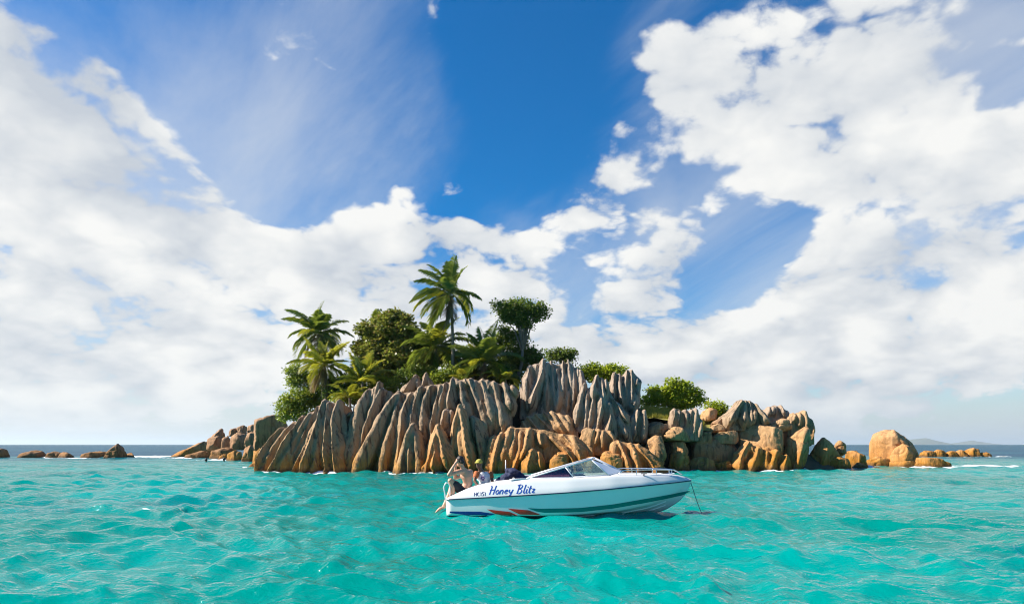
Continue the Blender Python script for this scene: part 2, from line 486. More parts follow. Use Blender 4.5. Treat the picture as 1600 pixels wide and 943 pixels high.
def build_sea():
    # rings of a fan around a point behind the viewer: fine near, coarse far, one sheet to the horizon
    cy = -5.0
    rr = [6.0]
    while rr[-1] < 140: rr.append(rr[-1] * 1.0048 + 0.004)
    while rr[-1] < 60000: rr.append(rr[-1] * 1.09)
    rr = np.array([0.5, 3.0] + rr)
    fr = np.linspace(-52, 52, 620)
    bk = np.concatenate([np.linspace(53, 180, 60), np.linspace(-180, -53, 60)[1:]])
    ang = np.radians(np.sort(np.concatenate([fr, bk])))
    nr, na = len(rr), len(ang)
    Rg, A = np.meshgrid(rr, ang, indexing='ij')
    x = (Rg * np.sin(A)).ravel(); y = (Rg * np.cos(A) + cy).ravel()
    dr = np.gradient(rr)
    da = np.gradient(ang)
    cell = np.maximum(np.repeat(dr, na), Rg.ravel() * np.tile(da, nr) * 1.0)
    g = np.random.default_rng(24)
    z = np.zeros_like(x); ox = np.zeros_like(x); oy = np.zeros_like(x)
    shel = 1.0
    gust = 0.80 + 0.35 * vnoise(np.stack([x * 0.05, y * 0.035, 0 * x + 3.3], 1))
    wx = x + 0.5 * vnoise(np.stack([x * 0.3, y * 0.3, 0 * x], 1)); wy = y + 0.5 * vnoise(np.stack([x * 0.3, y * 0.3, 0 * x + 9], 1))
    for k in range(64):
        lam = 0.24 * (5.6 / 0.24) ** (k / 63.0) * g.uniform(0.92, 1.08)
        spread = 55 if lam < 1.2 else 38
        th = R(-100 + g.normal(0, spread))            # running towards the viewer
        kk = 2 * math.pi / lam
        a = 0.0138 * lam ** 0.78 if lam < 1.6 else 0.0125 * 1.6 ** 0.72 * (1.6 / lam) ** 0.35
        ph = g.uniform(0, 2 * math.pi)
        fade = np.clip((lam / cell - 2.5) / 2.5, 0, 1)
        arg = kk * (wx * math.cos(th) + wy * math.sin(th)) + ph
        s, c = np.sin(arg), np.cos(arg)
        aa = a * fade * gust
        z += aa * s
        ox += aa * 0.42 * c * math.cos(th); oy += aa * 0.42 * c * math.sin(th)
    foam = np.zeros_like(x)
    for (fx, fy, rx, ry, w) in SURF:
        q = ((x - fx) / rx) ** 2 + ((y - fy) / ry) ** 2
        foam = np.maximum(foam, w * np.exp(-q))
    # wash around every rock that stands in the sea
    if WASH:
        W = np.concatenate(WASH)
        cs, x0, y0, nx, ny = 0.2, -80.0, 36.0, 800, 350
        H = np.zeros((nx, ny))
        ii = ((W[:, 0] - x0) / cs).astype(int); jj = ((W[:, 1] - y0) / cs).astype(int)
        ok = (ii > 0) & (ii < nx) & (jj > 0) & (jj < ny)
        H[ii[ok], jj[ok]] = 1.0
        acc = np.zeros_like(H)
        for rad, wgt in ((2, 1.0), (4, 0.6), (7, 0.35)):
            B_ = H.copy()
            for ax in (0, 1):
                C_ = B_.copy()
                for q in range(1, rad + 1): C_ = np.maximum(C_, np.maximum(np.roll(B_, q, ax), np.roll(B_, -q, ax)) * (1 - 0.8 * q / (rad + 1)))
                B_ = C_
            acc = np.maximum(acc, B_ * wgt)
        ii = ((x - x0) / cs).astype(int); jj = ((y - y0) / cs).astype(int)
        ok = (ii >= 0) & (ii < nx) & (jj >= 0) & (jj < ny)
        wash = np.zeros_like(x); wash[ok] = acc[ii[ok], jj[ok]]
        wash *= 0.62 + 0.45 * vnoise(np.stack([x * 0.35, y * 0.35, 0 * x + 15], 1))
        foam = np.maximum(foam, wash)
    z += foam * np.clip(vnoise(np.stack([x * 2.2, y * 1.5, 0 * x + 5], 1)), -0.2, 1) * 0.13 * (y < 140)
    n2 = vnoise(np.stack([x * 0.02, y * 0.02, 0 * x + 1], 1)) + 0.5 * vnoise(np.stack([x * 0.06, y * 0.06, 0 * x + 7], 1))
    n3 = vnoise(np.stack([x * 0.03, y * 0.12, 0 * x + 11], 1)) + 0.6 * vnoise(np.stack([x * 0.10, y * 0.3, 0 * x + 13], 1))
    deep = np.clip((np.hypot(x, y) - 62 + n2 * 12 + n3 * 16) / 70, 0, 1)
    weed = np.clip(vnoise(np.stack([x * 0.16 + 4, y * 0.10, 0 * x + 2], 1)) * 1.2 + 0.6 * vnoise(np.stack([x * 0.5, y * 0.35, 0 * x + 6], 1)) - 0.55, 0, 1)
    V = np.stack([x + ox, y + oy, z], 1)
    i = np.arange(nr - 1)[:, None] * na + np.arange(na - 1)[None, :]
    F = np.stack([i, i + na, i + na + 1, i + 1], -1).reshape(-1, 4)
    j = np.arange(nr - 1) * na
    seam = np.stack([j + na - 1, j + 2 * na - 1, j + na, j], -1)
    F = np.concatenate([F, seam])[:, ::-1]
    o = mesh_obj('sea', V, np.ascontiguousarray(F), water_mat())
    for nm, arr in (('foam', foam), ('deep', deep), ('weed', weed)):
        at_ = o.data.attributes.new(nm, 'FLOAT', 'POINT'); at_.data.foreach_set('value', arr.astype(np.float32))
    # the innermost ring is closed by a small fan below the viewer
    tag(o, kind='structure')
    return o


def water_mat():
    m, t, b = new_mat('sea_water')
    g = t.nodes.new('ShaderNodeNewGeometry')
    p = X(t, g.outputs['Position'])
    def attr(n):
        a = t.nodes.new('ShaderNodeAttribute'); a.attribute_name = n; return X(t, a.outputs['Fac'])
    fo, de, we = attr('foam'), attr('deep'), attr('weed')
    n0 = noise(t, p, 0.11, 3.0, 0.5)
    c = mixc(t, n0.ss(0.35, 0.65), (0.0, 0.205, 0.166), (0.0, 0.27, 0.238))
    c = mixc(t, we * 0.55, c, (0.0, 0.085, 0.105))
    dn = noise(t, vm(t, 'MULTIPLY', p, (0.004, 0.02, 1.0)), 1.0, 6.0, 0.65)
    c = mixc(t, de, c, mixc(t, dn.ss(0.3, 0.7), (0.001, 0.038, 0.088), (0.002, 0.095, 0.14)))
    fx = noise(t, vm(t, 'MULTIPLY', p, (1.0, 0.6, 1.0)), 3.0, 6.0, 0.65, 0.6)
    fm = (fo * 1.15 + (fx - 0.5) * 1.5).ss(0.38, 0.62) * fo.ss(0.03, 0.25)
    c = mixc(t, fm, c, (0.82, 0.85, 0.86))
    a1 = noise(t, vm(t, 'MULTIPLY', p, (1.0, 1.5, 1.0)), 3.2, 3.0, 0.55, 0.4)
    a2 = noise(t, vm(t, 'MULTIPLY', p, (1.0, 1.6, 1.0)), 9.0, 3.0, 0.55, 0.3)
    a3 = noise(t, vm(t, 'MULTIPLY', p, (0.35, 1.0, 1.0)), 0.35, 5.0, 0.55, 0.3)
    bn = t.nodes.new('ShaderNodeBump'); bn.inputs['Strength'].default_value = 0.62; bn.inputs['Distance'].default_value = 0.10
    t.links.new((a1 * 0.9 + a2 * 0.45 + a3 * 6.0 * de).s, bn.inputs['Height'])
    # body of the water, and the sky mirrored in it; far off the wave faces tilt to the viewer and mirror less
    t.nodes.remove(b)
    df = t.nodes.new('ShaderNodeBsdfDiffuse'); t.links.new(c.s, df.inputs['Color']); 
    # light welling up out of clear water hardly follows the slope of each ripple
    nmix = vm(t, 'NORMALIZE', vm(t, 'ADD', vm(t, 'SCALE', X(t, bn.outputs[0]), 0.30), (0.0, 0.0, 0.70)))
    t.links.new(nmix.s, df.inputs['Normal'])
    gl = t.nodes.new('ShaderNodeBsdfGlossy'); gl.inputs['Roughness'].default_value = 0.05; t.links.new(bn.outputs[0], gl.inputs['Normal'])
    fr = t.nodes.new('ShaderNodeFresnel'); fr.inputs[0].default_value = 1.33; t.links.new(bn.outputs[0], fr.inputs['Normal'])
    cap = de * -0.62 + 0.90 + (dn - 0.5) * de * 0.25
    f = X(t, fr.outputs[0]).mn(cap) * (1.0 - fm)
    mx = t.nodes.new('ShaderNodeMixShader'); t.links.new(f.s, mx.inputs[0])
    t.links.new(df.outputs[0], mx.inputs[1]); t.links.new(gl.outputs[0], mx.inputs[2])
    t.links.new(mx.outputs[0], t.nodes['Material Output'].inputs['Surface'])
    return m



# ------------------------------------------------------------------ granite
def finish_rock(name, V, F, N, mat, label, seed, rough=0.07, runnel=0.07, parent=None):
    o3 = np.array([seed * 3.17, seed * 1.31, seed * 0.77])
    d = fbm(V * 0.9 + o3, 3) * rough
    if runnel: d += fbm(V * np.array([2.3, 2.3, 0.28]) + o3, 2) * runnel
    d += fbm(V * 3.1 + o3, 2) * rough * 0.3
    q = fbm(V * 1.5 + o3, 2)
    d -= np.clip(0.08 - np.abs(q), 0, 0.08) * rough * 6.0
    V = V + N * d[:, None]
    c = V.mean(0); base = (float(c[0]), float(c[1]), 0.0 if V[:, 2].min() < 0.3 else float(V[:, 2].min()))
    o = mesh_obj(name, V, F, mat, loc=base)
    wl = V[np.abs(V[:, 2]) < 0.16]
    if len(wl): WASH.append(wl[:, :2])
    return tag(o, label, 'rock')


def fluted(label, outline, fins, Yt, Yb, thick, mat, w=9.0, wt=0.45, voxel=0.062, seed=1, inset=0.28, dscale=1.95, smooth=1, runnel=0.05, sink=True):
    """a fluted granite mass: a body with sharp-crested ribs running down it"""
    ys = [p[1] for p in outline]
    y0, y1 = min(ys), max(ys)
    Ys = lambda py: Yb + (Yt - Yb) * 0.55 * min(1.0, max(-0.05, (y1 - py) / (y1 - y0)))
    mb = MB()
    # body
    front = [at(px, py, Ys(py) + inset) for px, py in outline]
    k = len(front)
    back = []
    for (px, py), f in zip(outline, front):
        q = f.copy(); q[1] = Yt + thick * (0.75 + 0.25 * math.sin(px * 0.07)); q[2] = f[2] - 0.12 * (f[2] > 0.6); back.append(q)
    zlow = -0.7 if sink else None
    if sink:
        for arr in (front, back):
            for (px, py), q in zip(outline, arr):
                if py > y1 - 6: q[2] = zlow
    me = bmesh.new()
    fv = [me.verts.new(q) for q in front]; bv = [me.verts.new(q) for q in back]
    me.faces.new(fv); me.faces.new(list(reversed(bv)))
    for i in range(k): me.faces.new((fv[i], bv[i], bv[(i + 1) % k], fv[(i + 1) % k]))
    bmesh.ops.triangulate(me, faces=me.faces)
    me.verts.index_update()
    mb.add([v.co[:] for v in me.verts], [[v.index for v in f.verts] for f in me.faces]); me.free()
    r = np.random.default_rng(seed)
    extra = []
    for fin in fins:                                   # thin secondary ribs between the main ones
        w0, pts = (fin[0], fin[1:]) if isinstance(fin[0], (int, float)) else (w, fin)
        for sg in (-1, 1):
            if len(pts) > 2 and r.uniform() < 0.55:
                a0, a1 = sorted(r.uniform(0.05, 1.0, 2))
                if a1 - a0 < 0.3: continue
                q = np.array(pts, float); tt = np.linspace(0, 1, len(q))
                ev = np.linspace(a0, a1, 4); off = sg * w0 * r.uniform(0.7, 1.1)
                extra.append((w0 * r.uniform(0.35, 0.55),) + tuple((float(np.interp(e, tt, q[:, 0]) + off * (0.4 + 0.6 * e)), float(np.interp(e, tt, q[:, 1]))) for e in ev))
    for fin in list(fins) + extra:
        ww = w
        pts = fin
        if isinstance(fin[0], (int, float)): ww, pts = fin[0], fin[1:]
        P = []
        n = len(pts)
        for i in range(n - 1):
            for s in np.linspace(0, 1, 5)[: 5 if i == n - 2 else 4]:
                P.append((pts[i][0] * (1 - s) + pts[i + 1][0] * s, pts[i][1] * (1 - s) + pts[i + 1][1] * s))
        P = np.array(P)
        sm = P.copy()
        for _ in range(2): sm[1:-1] = (sm[:-2] + 2 * sm[1:-1] + sm[2:]) / 4
        P = sm
        Q = np.array([at(px, py, Ys(py)) for px, py in P])
        tt = np.linspace(0, 1, len(Q))
        rad = ww * 0.043 * r.uniform(0.75, 1.35) * (wt + (1 - wt) * np.clip(tt * 1.5, 0, 1)) * (1 + 0.12 * np.sin(tt * 9 + r.uniform(0, 6)))
        if sink and P[-1][1] > y1 - 8:
            e = Q[-1].copy(); e[2] = -0.7; e[1] -= 0.15
            Q = np.vstack([Q, e]); rad = np.append(rad, rad[-1] * 1.1)
        else:
            rad[-3:] *= np.array([0.85, 0.65, 0.35]); Q[-3:, 1] += np.array([0.05, 0.18, 0.45])
        tip_ = r.uniform(-0.80, -0.05); sh = r.uniform(0.75, 1.1)
        if r.uniform() < 0.3:                          # a worn, rounded rib
            sec = [(tip_ * 0.6 - 0.25, -0.85), (tip_ * 0.6 + 0.25, -0.85), (0.75, -0.4), (1.15, 0.3), (1.35, 1.2), (0.8, 2.0), (-0.8, 2.0), (-1.35, 1.2), (-1.15, 0.3), (-0.75, -0.4)]
        else:
            sec = [(tip_, -1.15 * sh), (tip_ * 0.6 + 0.35, -0.70 * sh), (0.85, -0.10), (1.2, 0.55), (1.35, 1.3), (0.8, 2.0), (-0.8, 2.0), (-1.35, 1.3), (-1.15, 0.55), (tip_ * 0.7 - 0.55, -0.35)]
        V, F = [], []
        ns = len(sec)
        for q, rd in zip(Q, rad):
            for a, b in sec: V.append((q[0] + a * rd, q[1] + b * rd * dscale, q[2]))
        for i in range(len(Q) - 1):
            for j in range(ns):
                F.append((i * ns + j, (i + 1) * ns + j, (i + 1) * ns + (j + 1) % ns, i * ns + (j + 1) % ns))
        V.append((Q[0][0], Q[0][1] + rad[0] * 0.7, Q[0][2] + rad[0] * 0.95)); tip = len(V) - 1
        V.append((Q[-1][0], Q[-1][1] + rad[-1] * 0.5, Q[-1][2] - rad[-1] * 0.3)); bot = len(V) - 1
        for j in range(ns):
            F.append((tip, j, (j + 1) % ns)); F.append((bot, (len(Q) - 1) * ns + (j + 1) % ns, (len(Q) - 1) * ns + j))
        mb.add(V, F)
    V, F, N = fuse(mb.V, mb.F, voxel, smooth)
    return finish_rock('granite_rock', V, F, N, mat, label, seed, 0.055, runnel)


_ico = {}
def ico(sub):
    if sub not in _ico:
        bm = bmesh.new(); bmesh.ops.create_icosphere(bm, subdivisions=sub, radius=1.0)
        bm.verts.index_update()
        _ico[sub] = (np.array([v.co[:] for v in bm.verts]), np.array([[v.index for v in f.verts] for f in bm.faces]))
        bm.free()
    return _ico[sub]


def boulder(label, outline, Y, depth, mat, p=9.0, front=((-0.35, -0.85, 0.25), (0.55, -0.72, 0.1)), fo=(0.8, 0.8), seed=1, sub=5, rough=0.085, runnel=0.025, sink=True, cut=0.9, name='granite_rock', facets=12):
    """a boulder: a rounded polyhedron; the outline is what one sees of it from the sea"""
    P = np.array([at(px, py, Y) for px, py in outline])
    if sink:
        zb = P[:, 2].max() * 0.25
        P[P[:, 2] < max(zb * 0.35, 0.12), 2] = -0.5
    c = P.mean(0)
    c[2] = (P[:, 2].max() + P[:, 2].min()) / 2; c[0] = (P[:, 0].max() + P[:, 0].min()) / 2
    n = len(P)
    r = np.random.default_rng(seed + 100)
    va = math.atan2(c[0], c[1])                       # the side one sees faces the viewer's boat
    e1 = np.array([math.cos(va), -math.sin(va), 0.0]); e2 = np.array([math.sin(va), math.cos(va), 0.0])
    turn = lambda v: v[0] * e1 + v[1] * e2 + np.array([0, 0, v[2]])
    P = [((q[0] - c[0]) * math.cos(va), 0.0, q[2] - c[2]) for q in P]
    pl = []
    area = sum(P[i][0] * P[(i + 1) % n][2] - P[(i + 1) % n][0] * P[i][2] for i in range(n))
    sg = 1.0 if area > 0 else -1.0
    for i in range(n):
        e = np.array(P[(i + 1) % n]) - np.array(P[i])
        nn = np.array([e[2], 0, -e[0]]) * sg
        L = np.linalg.norm(nn)
        if L < 1e-6: continue
        nn /= L
        h = max(0.05, np.dot(nn, P[i]))
        v = np.array([nn[0], r.uniform(-0.18, 0.18), nn[2]]); v /= np.linalg.norm(v)
        pl.append((turn(v), h))
    for v, s in zip(front, fo):
        v = np.array(v, float); v /= np.linalg.norm(v); pl.append((turn(v), depth * s))
    for v in ((0.4, 0.9, 0.2), (-0.5, 0.85, 0.1), (0, 0.8, 0.6)):
        v = np.array(v); v /= np.linalg.norm(v); pl.append((turn(v), depth * r.uniform(0.8, 1.1)))
    block = p > 12
    p = p * 4.5
    D, F = ico(sub)
    acc = np.zeros(len(D))
    for v, h in pl: acc += np.maximum(0, D @ v / h) ** p
    V = c + D * (acc ** (-1.0 / p))[:, None]
    acc2 = acc.copy()
    for _ in range(0 if block else facets):             # broken faces
        v = r.normal(size=3); v[1] -= 0.9; v /= np.linalg.norm(v)
        h = ((V - c) @ v).max() * r.uniform(0.70, 0.92)
        acc2 += np.maximum(0, D @ v / h) ** p
    V = c + D * (acc2 ** (-1.0 / p))[:, None]
    # vertex normals for the roughening
    fn = np.cross(V[F[:, 1]] - V[F[:, 0]], V[F[:, 2]] - V[F[:, 0]])
    N = np.zeros_like(V)
    for k in range(3): np.add.at(N, F[:, k], fn)
    N /= np.linalg.norm(N, axis=1)[:, None] + 1e-9
    if cut:                                         # joints worn into the stone
        q = vnoise(V * np.array([1.0, 1.0, 1.6]) * cut + seed)
        V = V - N * (np.clip(0.10 - np.abs(q), 0, 0.10) * 1.2)[:, None]
    return finish_rock(name, V, F, N, mat, label, seed, rough, runnel)


G, PA, TA, OR, BR = M['rock_grey'], M['rock_pale'], M['rock_tan'], M['rock_orange'], M['rock_brown']

fluted('grey fluted granite fan sloping into the sea beside the square dark block',
       [(409, 737), (418, 697), (442, 671), (470, 655), (495, 636), (508, 628), (530, 628), (541, 650), (545, 690), (540, 740)],
       [(8, (442, 669), (421, 694), (409, 738)), (8, (458, 661), (430, 700), (415, 738)), (8, (472, 653), (452, 690), (429, 738)), (8, (486, 645), (462, 690), (439, 739)),
        (7, (497, 634), (475, 690), (450, 739)), (7, (500, 650), (482, 695), (462, 739)), (9, (507, 627), (497, 672), (476, 739)),
        (7, (506, 630), (499, 690), (493, 739)), (8, (514, 630), (512, 680), (516, 739)), (9, (530, 626), (523, 657), (525, 690), (532, 739))],
       45.5, 41.6, 2.5, G, w=8, seed=3, inset=0.34)
fluted('dark brown ribbed granite between the sloping fan and the tall steep ridges',
       [(541, 739), (545, 655), (560, 632), (575, 612), (592, 606), (612, 612), (612, 660), (590, 739)],
       [(8, (561, 632), (550, 672), (547, 738)), (9, (577, 609), (562, 647), (556, 739)), (9, (598, 609), (589, 630), (575, 682), (569, 738)), (7, (593, 597), (583, 640), (580, 700)),
        (6, (544, 650), (553, 640)), (7, (585, 606), (578, 640))],
       46.5, 42.6, 2.5, G, w=8, seed=5, inset=0.4)
fluted('steep ridged granite mass with three long lit edges, left of the dome',
       [(556, 739), (582, 690), (602, 645), (622, 616), (645, 612), (660, 616), (655, 680), (640, 739)],
       [(11, (622, 616), (601, 646), (582, 690), (562, 739)), (10, (625, 618), (616, 661), (604, 702), (597, 739)), (9, (641, 616), (631, 640), (628, 682), (621, 739)),
        (8, (652, 612), (645, 650), (640, 700), (636, 739)), (6, (606, 690), (602, 715), (600, 738))],
       46.0, 41.8, 2.6, G, w=9, seed=8, inset=0.36)
fluted('two dark pointed pinnacles under the palms, above the steep ridges',
       [(630, 618), (640, 600), (650, 590), (660, 596), (667, 586), (674, 604), (684, 618)],
       [(7, (650, 587), (642, 604), (634, 618)), (7, (666, 583), (662, 600), (656, 618)), (6, (653, 592), (656, 616)), (6, (634, 602), (626, 620)), (6, (669, 590), (676, 616))],
       47.2, 46.6, 1.5, G, w=6, seed=9, inset=0.2, sink=False)
fluted('big domed granite mass with long ribs, in the middle of the islet',
       [(648, 739), (646, 660), (650, 622), (664, 603), (690, 600), (708, 593), (735, 593), (755, 596), (773, 598), (795, 603), (808, 612), (803, 645), (790, 690), (770, 739)],
       [(9, (658, 606), (648, 640), (648, 672), (652, 720)), (9, (674, 603), (664, 626), (662, 664), (668, 710)), (9, (690, 602), (684, 628), (678, 668), (684, 715)), (10, (707, 591), (705, 622), (702, 650)),
        (8, (697, 597), (693, 625), (690, 650)), (8, (721, 595), (727, 626), (735, 655), (748, 700)), (8, (735, 592), (748, 628), (760, 655), (768, 690)), (9, (754, 594), (763, 620), (772, 647), (778, 680)),
        (8, (744, 596), (754, 622), (766, 650), (773, 676)), (9, (772, 597), (780, 630), (787, 655), (788, 690)), (9, (787, 598), (796, 625), (801, 650)), (7, (800, 604), (807, 620)), (6, (762, 594), (772, 620)),
        (6, (714, 592), (716, 610)), (6, (728, 591), (735, 605))],
       45.6, 42.5, 3.2, G, w=9, seed=11, inset=0.34)
fluted('low pointed granite slab leaning on the foot of the dome, narrow and grey',
       [(629, 738), (634, 695), (645, 668), (656, 684), (668, 738)],
       [(8, (645, 663), (637, 690), (630, 738)), (9, (647, 668), (654, 692), (660, 738)), (7, (645, 680), (645, 738))],
       42.2, 41.0, 1.3, G, w=8, seed=13, voxel=0.075, inset=0.2)
fluted('pointed granite spur with an orange foot, left of the seated bather',
       [(667, 738), (676, 700), (685, 670), (697, 690), (713, 738)],
       [(9, (685, 664), (678, 695), (668, 738)), (10, (687, 672), (697, 702), (708, 738)), (9, (683, 692), (686, 738)), (7, (672, 718), (662, 739))],
       42.0, 40.6, 1.4, TA, w=9, seed=14, voxel=0.075, inset=0.15)
fluted('tall thin tan granite needle rising against the dome',
       [(703, 738), (708, 690), (712, 660), (719, 637), (727, 660), (735, 700), (742, 738)],
       [(10, (719, 632), (713, 662), (709, 695), (716, 738)), (9, (720, 640), (728, 684), (739, 738)), (9, (718, 665), (722, 700), (726, 738))],
       42.8, 41.2, 1.4, TA, w=9, seed=15, voxel=0.075, inset=0.15)
fluted('short blunt grey granite stub beside the thin needle',
       [(692, 678), (692, 646), (700, 641), (708, 646), (710, 680)],
       [(8, (697, 642), (694, 676)), (8, (705, 643), (705, 678))], 43.0, 42.8, 1.2, PA, w=8, seed=16, voxel=0.07, inset=0.15, sink=False)
fluted('curved granite rib between the thin needle and the fluted apron',
       [(738, 738), (736, 656), (745, 656), (755, 690), (762, 738)],
       [(8, (739, 652), (744, 680), (756, 705), (758, 738)), (8, (746, 655), (752, 680), (764, 738))], 43.2, 41.6, 1.4, G, w=8, seed=17, voxel=0.075, inset=0.2)
fluted('wide tan fluted granite apron behind the stern of the boat',
       [(762, 739), (767, 698), (778, 680), (800, 668), (822, 668), (850, 672), (900, 680), (925, 700), (935, 739)],
       [(8, (773, 682), (767, 700), (763, 739)), (9, (784, 678), (777, 700), (772, 739)), (9, (799, 668), (790, 698), (785, 739)), (9, (814, 676), (815, 702), (802, 739)),
        (8, (806, 670), (802, 700), (794, 739)), (9, (828, 672), (826, 700), (815, 725)), (8, (845, 678), (850, 700)), (9, (862, 684), (890, 705), (905, 739)), (9, (880, 680), (905, 702), (918, 739)), (8, (895, 684), (918, 720))],
       43.6, 40.9, 2.4, TA, w=9, seed=19, inset=0.26)
fluted('sloping tan slab scored with diagonal grooves, above the fluted apron',
       [(810, 676), (816, 657), (838, 647), (862, 644), (886, 650), (902, 668), (905, 690), (850, 690)],
       [(6, (826, 652), (840, 668), (852, 680)), (6, (838, 647), (854, 663), (868, 680)), (6, (850, 645), (866, 662), (878, 680)), (6, (862, 644), (874, 660), (886, 682)), (6, (874, 647), (886, 662), (896, 684)), (6, (817, 658), (826, 672), (836, 682)), (6, (886, 651), (896, 670))],
       45.0, 43.4, 2.0, TA, w=6, seed=20, voxel=0.075, inset=0.14, sink=False)
fluted('squat ribbed orange boulder at the waterline behind the boat, broader one',
       [(816, 739), (822, 712), (832, 704), (845, 710), (850, 739)],
       [(7, (824, 708), (820, 739)), (8, (832, 704), (831, 739)), (8, (842, 707), (845, 739))], 41.6, 40.4, 1.2, OR, w=8, seed=21, voxel=0.075, inset=0.1)
boulder('smooth orange boulder at the waterline just left of the windscreen', [(858, 739), (860, 716), (874, 704), (887, 706), (890, 722), (888, 739)], 41.0, 0.9, OR, 5.0, seed=22)
boulder('rounded tan boulder with a broad lit face above the windscreen', [(905, 700), (908, 672), (916, 667), (930, 672), (929, 702), (915, 712)], 42.8, 0.8, TA, 6.0, seed=23, runnel=0.06)
fluted('tan granite lump with two upright ribs above the boat windscreen',
       [(926, 712), (929, 680), (938, 672), (952, 680), (958, 712)], [(8, (936, 673), (930, 700)), (8, (944, 674), (945, 706)), (6, (952, 674), (966, 700))],
       42.9, 42.2, 1.5, TA, w=8, seed=24, voxel=0.075, inset=0.12, sink=False)
boulder('large round orange boulder standing in the water right behind the windscreen', [(936, 738), (938, 712), (950, 703), (968, 706), (977, 722), (974, 738)], 41.2, 1.0, OR, 5.0, seed=25)
boulder('small orange boulder behind the top of the windscreen', [(908, 738), (912, 716), (924, 711), (936, 718), (938, 738)], 40.8, 0.7, OR, 5.0, seed=26)
fluted('tan three ribbed granite rock behind the foredeck of the boat',
       [(956, 738), (958, 695), (968, 688), (992, 692), (1015, 702), (1034, 728), (1034, 738)],
       [(9, (966, 689), (975, 710), (982, 738)), (10, (985, 693), (996, 712), (1000, 738)), (10, (998, 697), (1016, 714), (1030, 734)), (8, (960, 693), (962, 720))],
       42.4, 41.2, 1.8, TA, w=9, seed=27, inset=0.16)
fluted('tall grey pinnacle wall with blunt left shoulder, highest rock of the islet',
       [(812, 655), (816, 590), (827, 572), (850, 566), (872, 570), (884, 566), (898, 574), (912, 584), (912, 655)],
       [(12, (828, 573), (824, 600), (826, 650)), (9, (849, 562), (849, 585), (836, 615), (829, 645)), (8, (856, 568), (857, 600), (856, 645)), (6, (861, 564), (864, 600), (866, 640)),
        (7, (870, 577), (874, 610), (871, 650)), (6, (880, 563), (881, 600), (884, 640)), (6, (888, 561), (892, 590), (894, 620)), (6, (895, 568), (899, 600), (894, 650)), (7, (907, 578), (910, 600), (908, 640)),
        (6, (885, 587), (882, 610)), (6, (888, 608), (886, 645)), (6, (870, 616), (869, 650)), (8, (838, 570), (838, 590)), (5, (902, 574), (905, 600))],
       47.4, 45.6, 2.4, PA, w=7, wt=0.32, seed=29, inset=0.3, sink=False)
fluted('crowd of grey granite pinnacles stepping down to the right of the tall wall',
       [(898, 672), (903, 625), (914, 604), (925, 606), (934, 590), (946, 596), (955, 612), (966, 632), (984, 650), (990, 692), (940, 690)],
       [(7, (914, 599), (906, 632), (900, 672)), (7, (918, 609), (916, 640), (915, 676)), (7, (929, 613), (925, 650), (922, 680)), (7, (934, 586), (928, 606), (928, 630)), (6, (940, 590), (942, 612), (945, 630)),
        (8, (938, 614), (944, 630), (932, 684)), (8, (952, 630), (956, 655), (947, 688)), (7, (957, 637), (960, 675), (962, 690)), (8, (966, 648), (975, 672), (982, 692)), (6, (947, 592), (950, 620)), (6, (958, 622), (972, 640), (985, 665)),
        (5, (924, 606), (924, 625)), (5, (908, 612), (904, 640))],
       46.0, 43.4, 2.2, PA, w=7, wt=0.32, seed=31, inset=0.24, sink=False)
fluted('grey pillar cluster against the sky, highest rocks right of the green bushes',
       [(952, 645), (956, 598), (966, 596), (978, 580), (990, 580), (1002, 594), (998, 640), (985, 652)],
       [(6, (961, 582), (958, 600), (962, 640)), (6, (968, 584), (970, 615), (976, 645)), (7, (980, 577), (977, 606), (979, 642)), (7, (987, 578), (989, 610), (988, 648)), (6, (1001, 595), (993, 625), (990, 650)), (6, (996, 590), (992, 610))],
       47.2, 46.4, 1.6, PA, w=6, wt=0.35, seed=33, inset=0.2, sink=False)
fluted('pair of short grey pillars below the pillar cluster',
       [(983, 690), (985, 650), (996, 643), (1008, 642), (1012, 660), (1010, 692)], [(7, (996, 640), (991, 672), (988, 690)), (7, (1007, 641), (1005, 676), (1004, 692)), (5, (988, 652), (985, 680))],
       44.6, 44.0, 1.5, PA, w=7, seed=34, voxel=0.075, inset=0.2, sink=False)
boulder('flat dark boulder wedged left of the five thin pillars', [(1012, 686), (1010, 664), (1020, 658), (1044, 664), (1048, 686)], 45.0, 0.9, BR, 7.0, seed=35, sink=False)
boulder('craggy tan boulder above the shaded hollow, right of the paired pillars', [(1008, 740), (1010, 690), (1018, 672), (1034, 680), (1040, 714), (1030, 740)], 43.6, 1.0, TA, 7.0, seed=36, cut=1.2)
boulder('flat table of tan granite under the five thin pillars', [(1034, 688), (1038, 676), (1054, 668), (1074, 672), (1076, 688)], 44.4, 1.2, TA, 8.0, seed=37, sink=False)
fluted('five thin grey pillars standing in a row beside the small round bush',
       [(1049, 686), (1051, 648), (1064, 644), (1080, 644), (1094, 648), (1099, 664), (1098, 688)],
       [(5, (1054, 642), (1051, 668)), (5, (1062, 642), (1060, 668)), (5, (1071, 641), (1076, 670)), (5, (1081, 642), (1078, 668)), (6, (1088, 640), (1084, 684)), (6, (1095, 656), (1095, 688))],
       45.4, 44.8, 1.5, PA, w=5, wt=0.7, seed=38, voxel=0.07, inset=0.2, sink=False)
boulder('round tan boulder with a dark right side above the breaking foam', [(1044, 740), (1047, 694), (1056, 687), (1072, 690), (1076, 712), (1074, 740)], 44.6, 1.0, TA, 7.0, front=((-0.7, -0.7, 0.1), (0.75, -0.65, -0.1)), seed=39)
boulder('wide shaded granite block beneath the small boulders, right of the foam', [(1072, 738), (1074, 692), (1090, 687), (1140, 688), (1154, 700), (1156, 738)], 46.6, 1.4, BR, 10.0, front=((0.35, -0.92, -0.15), (0.5, -0.75, 0.1)), seed=40, cut=0.8)
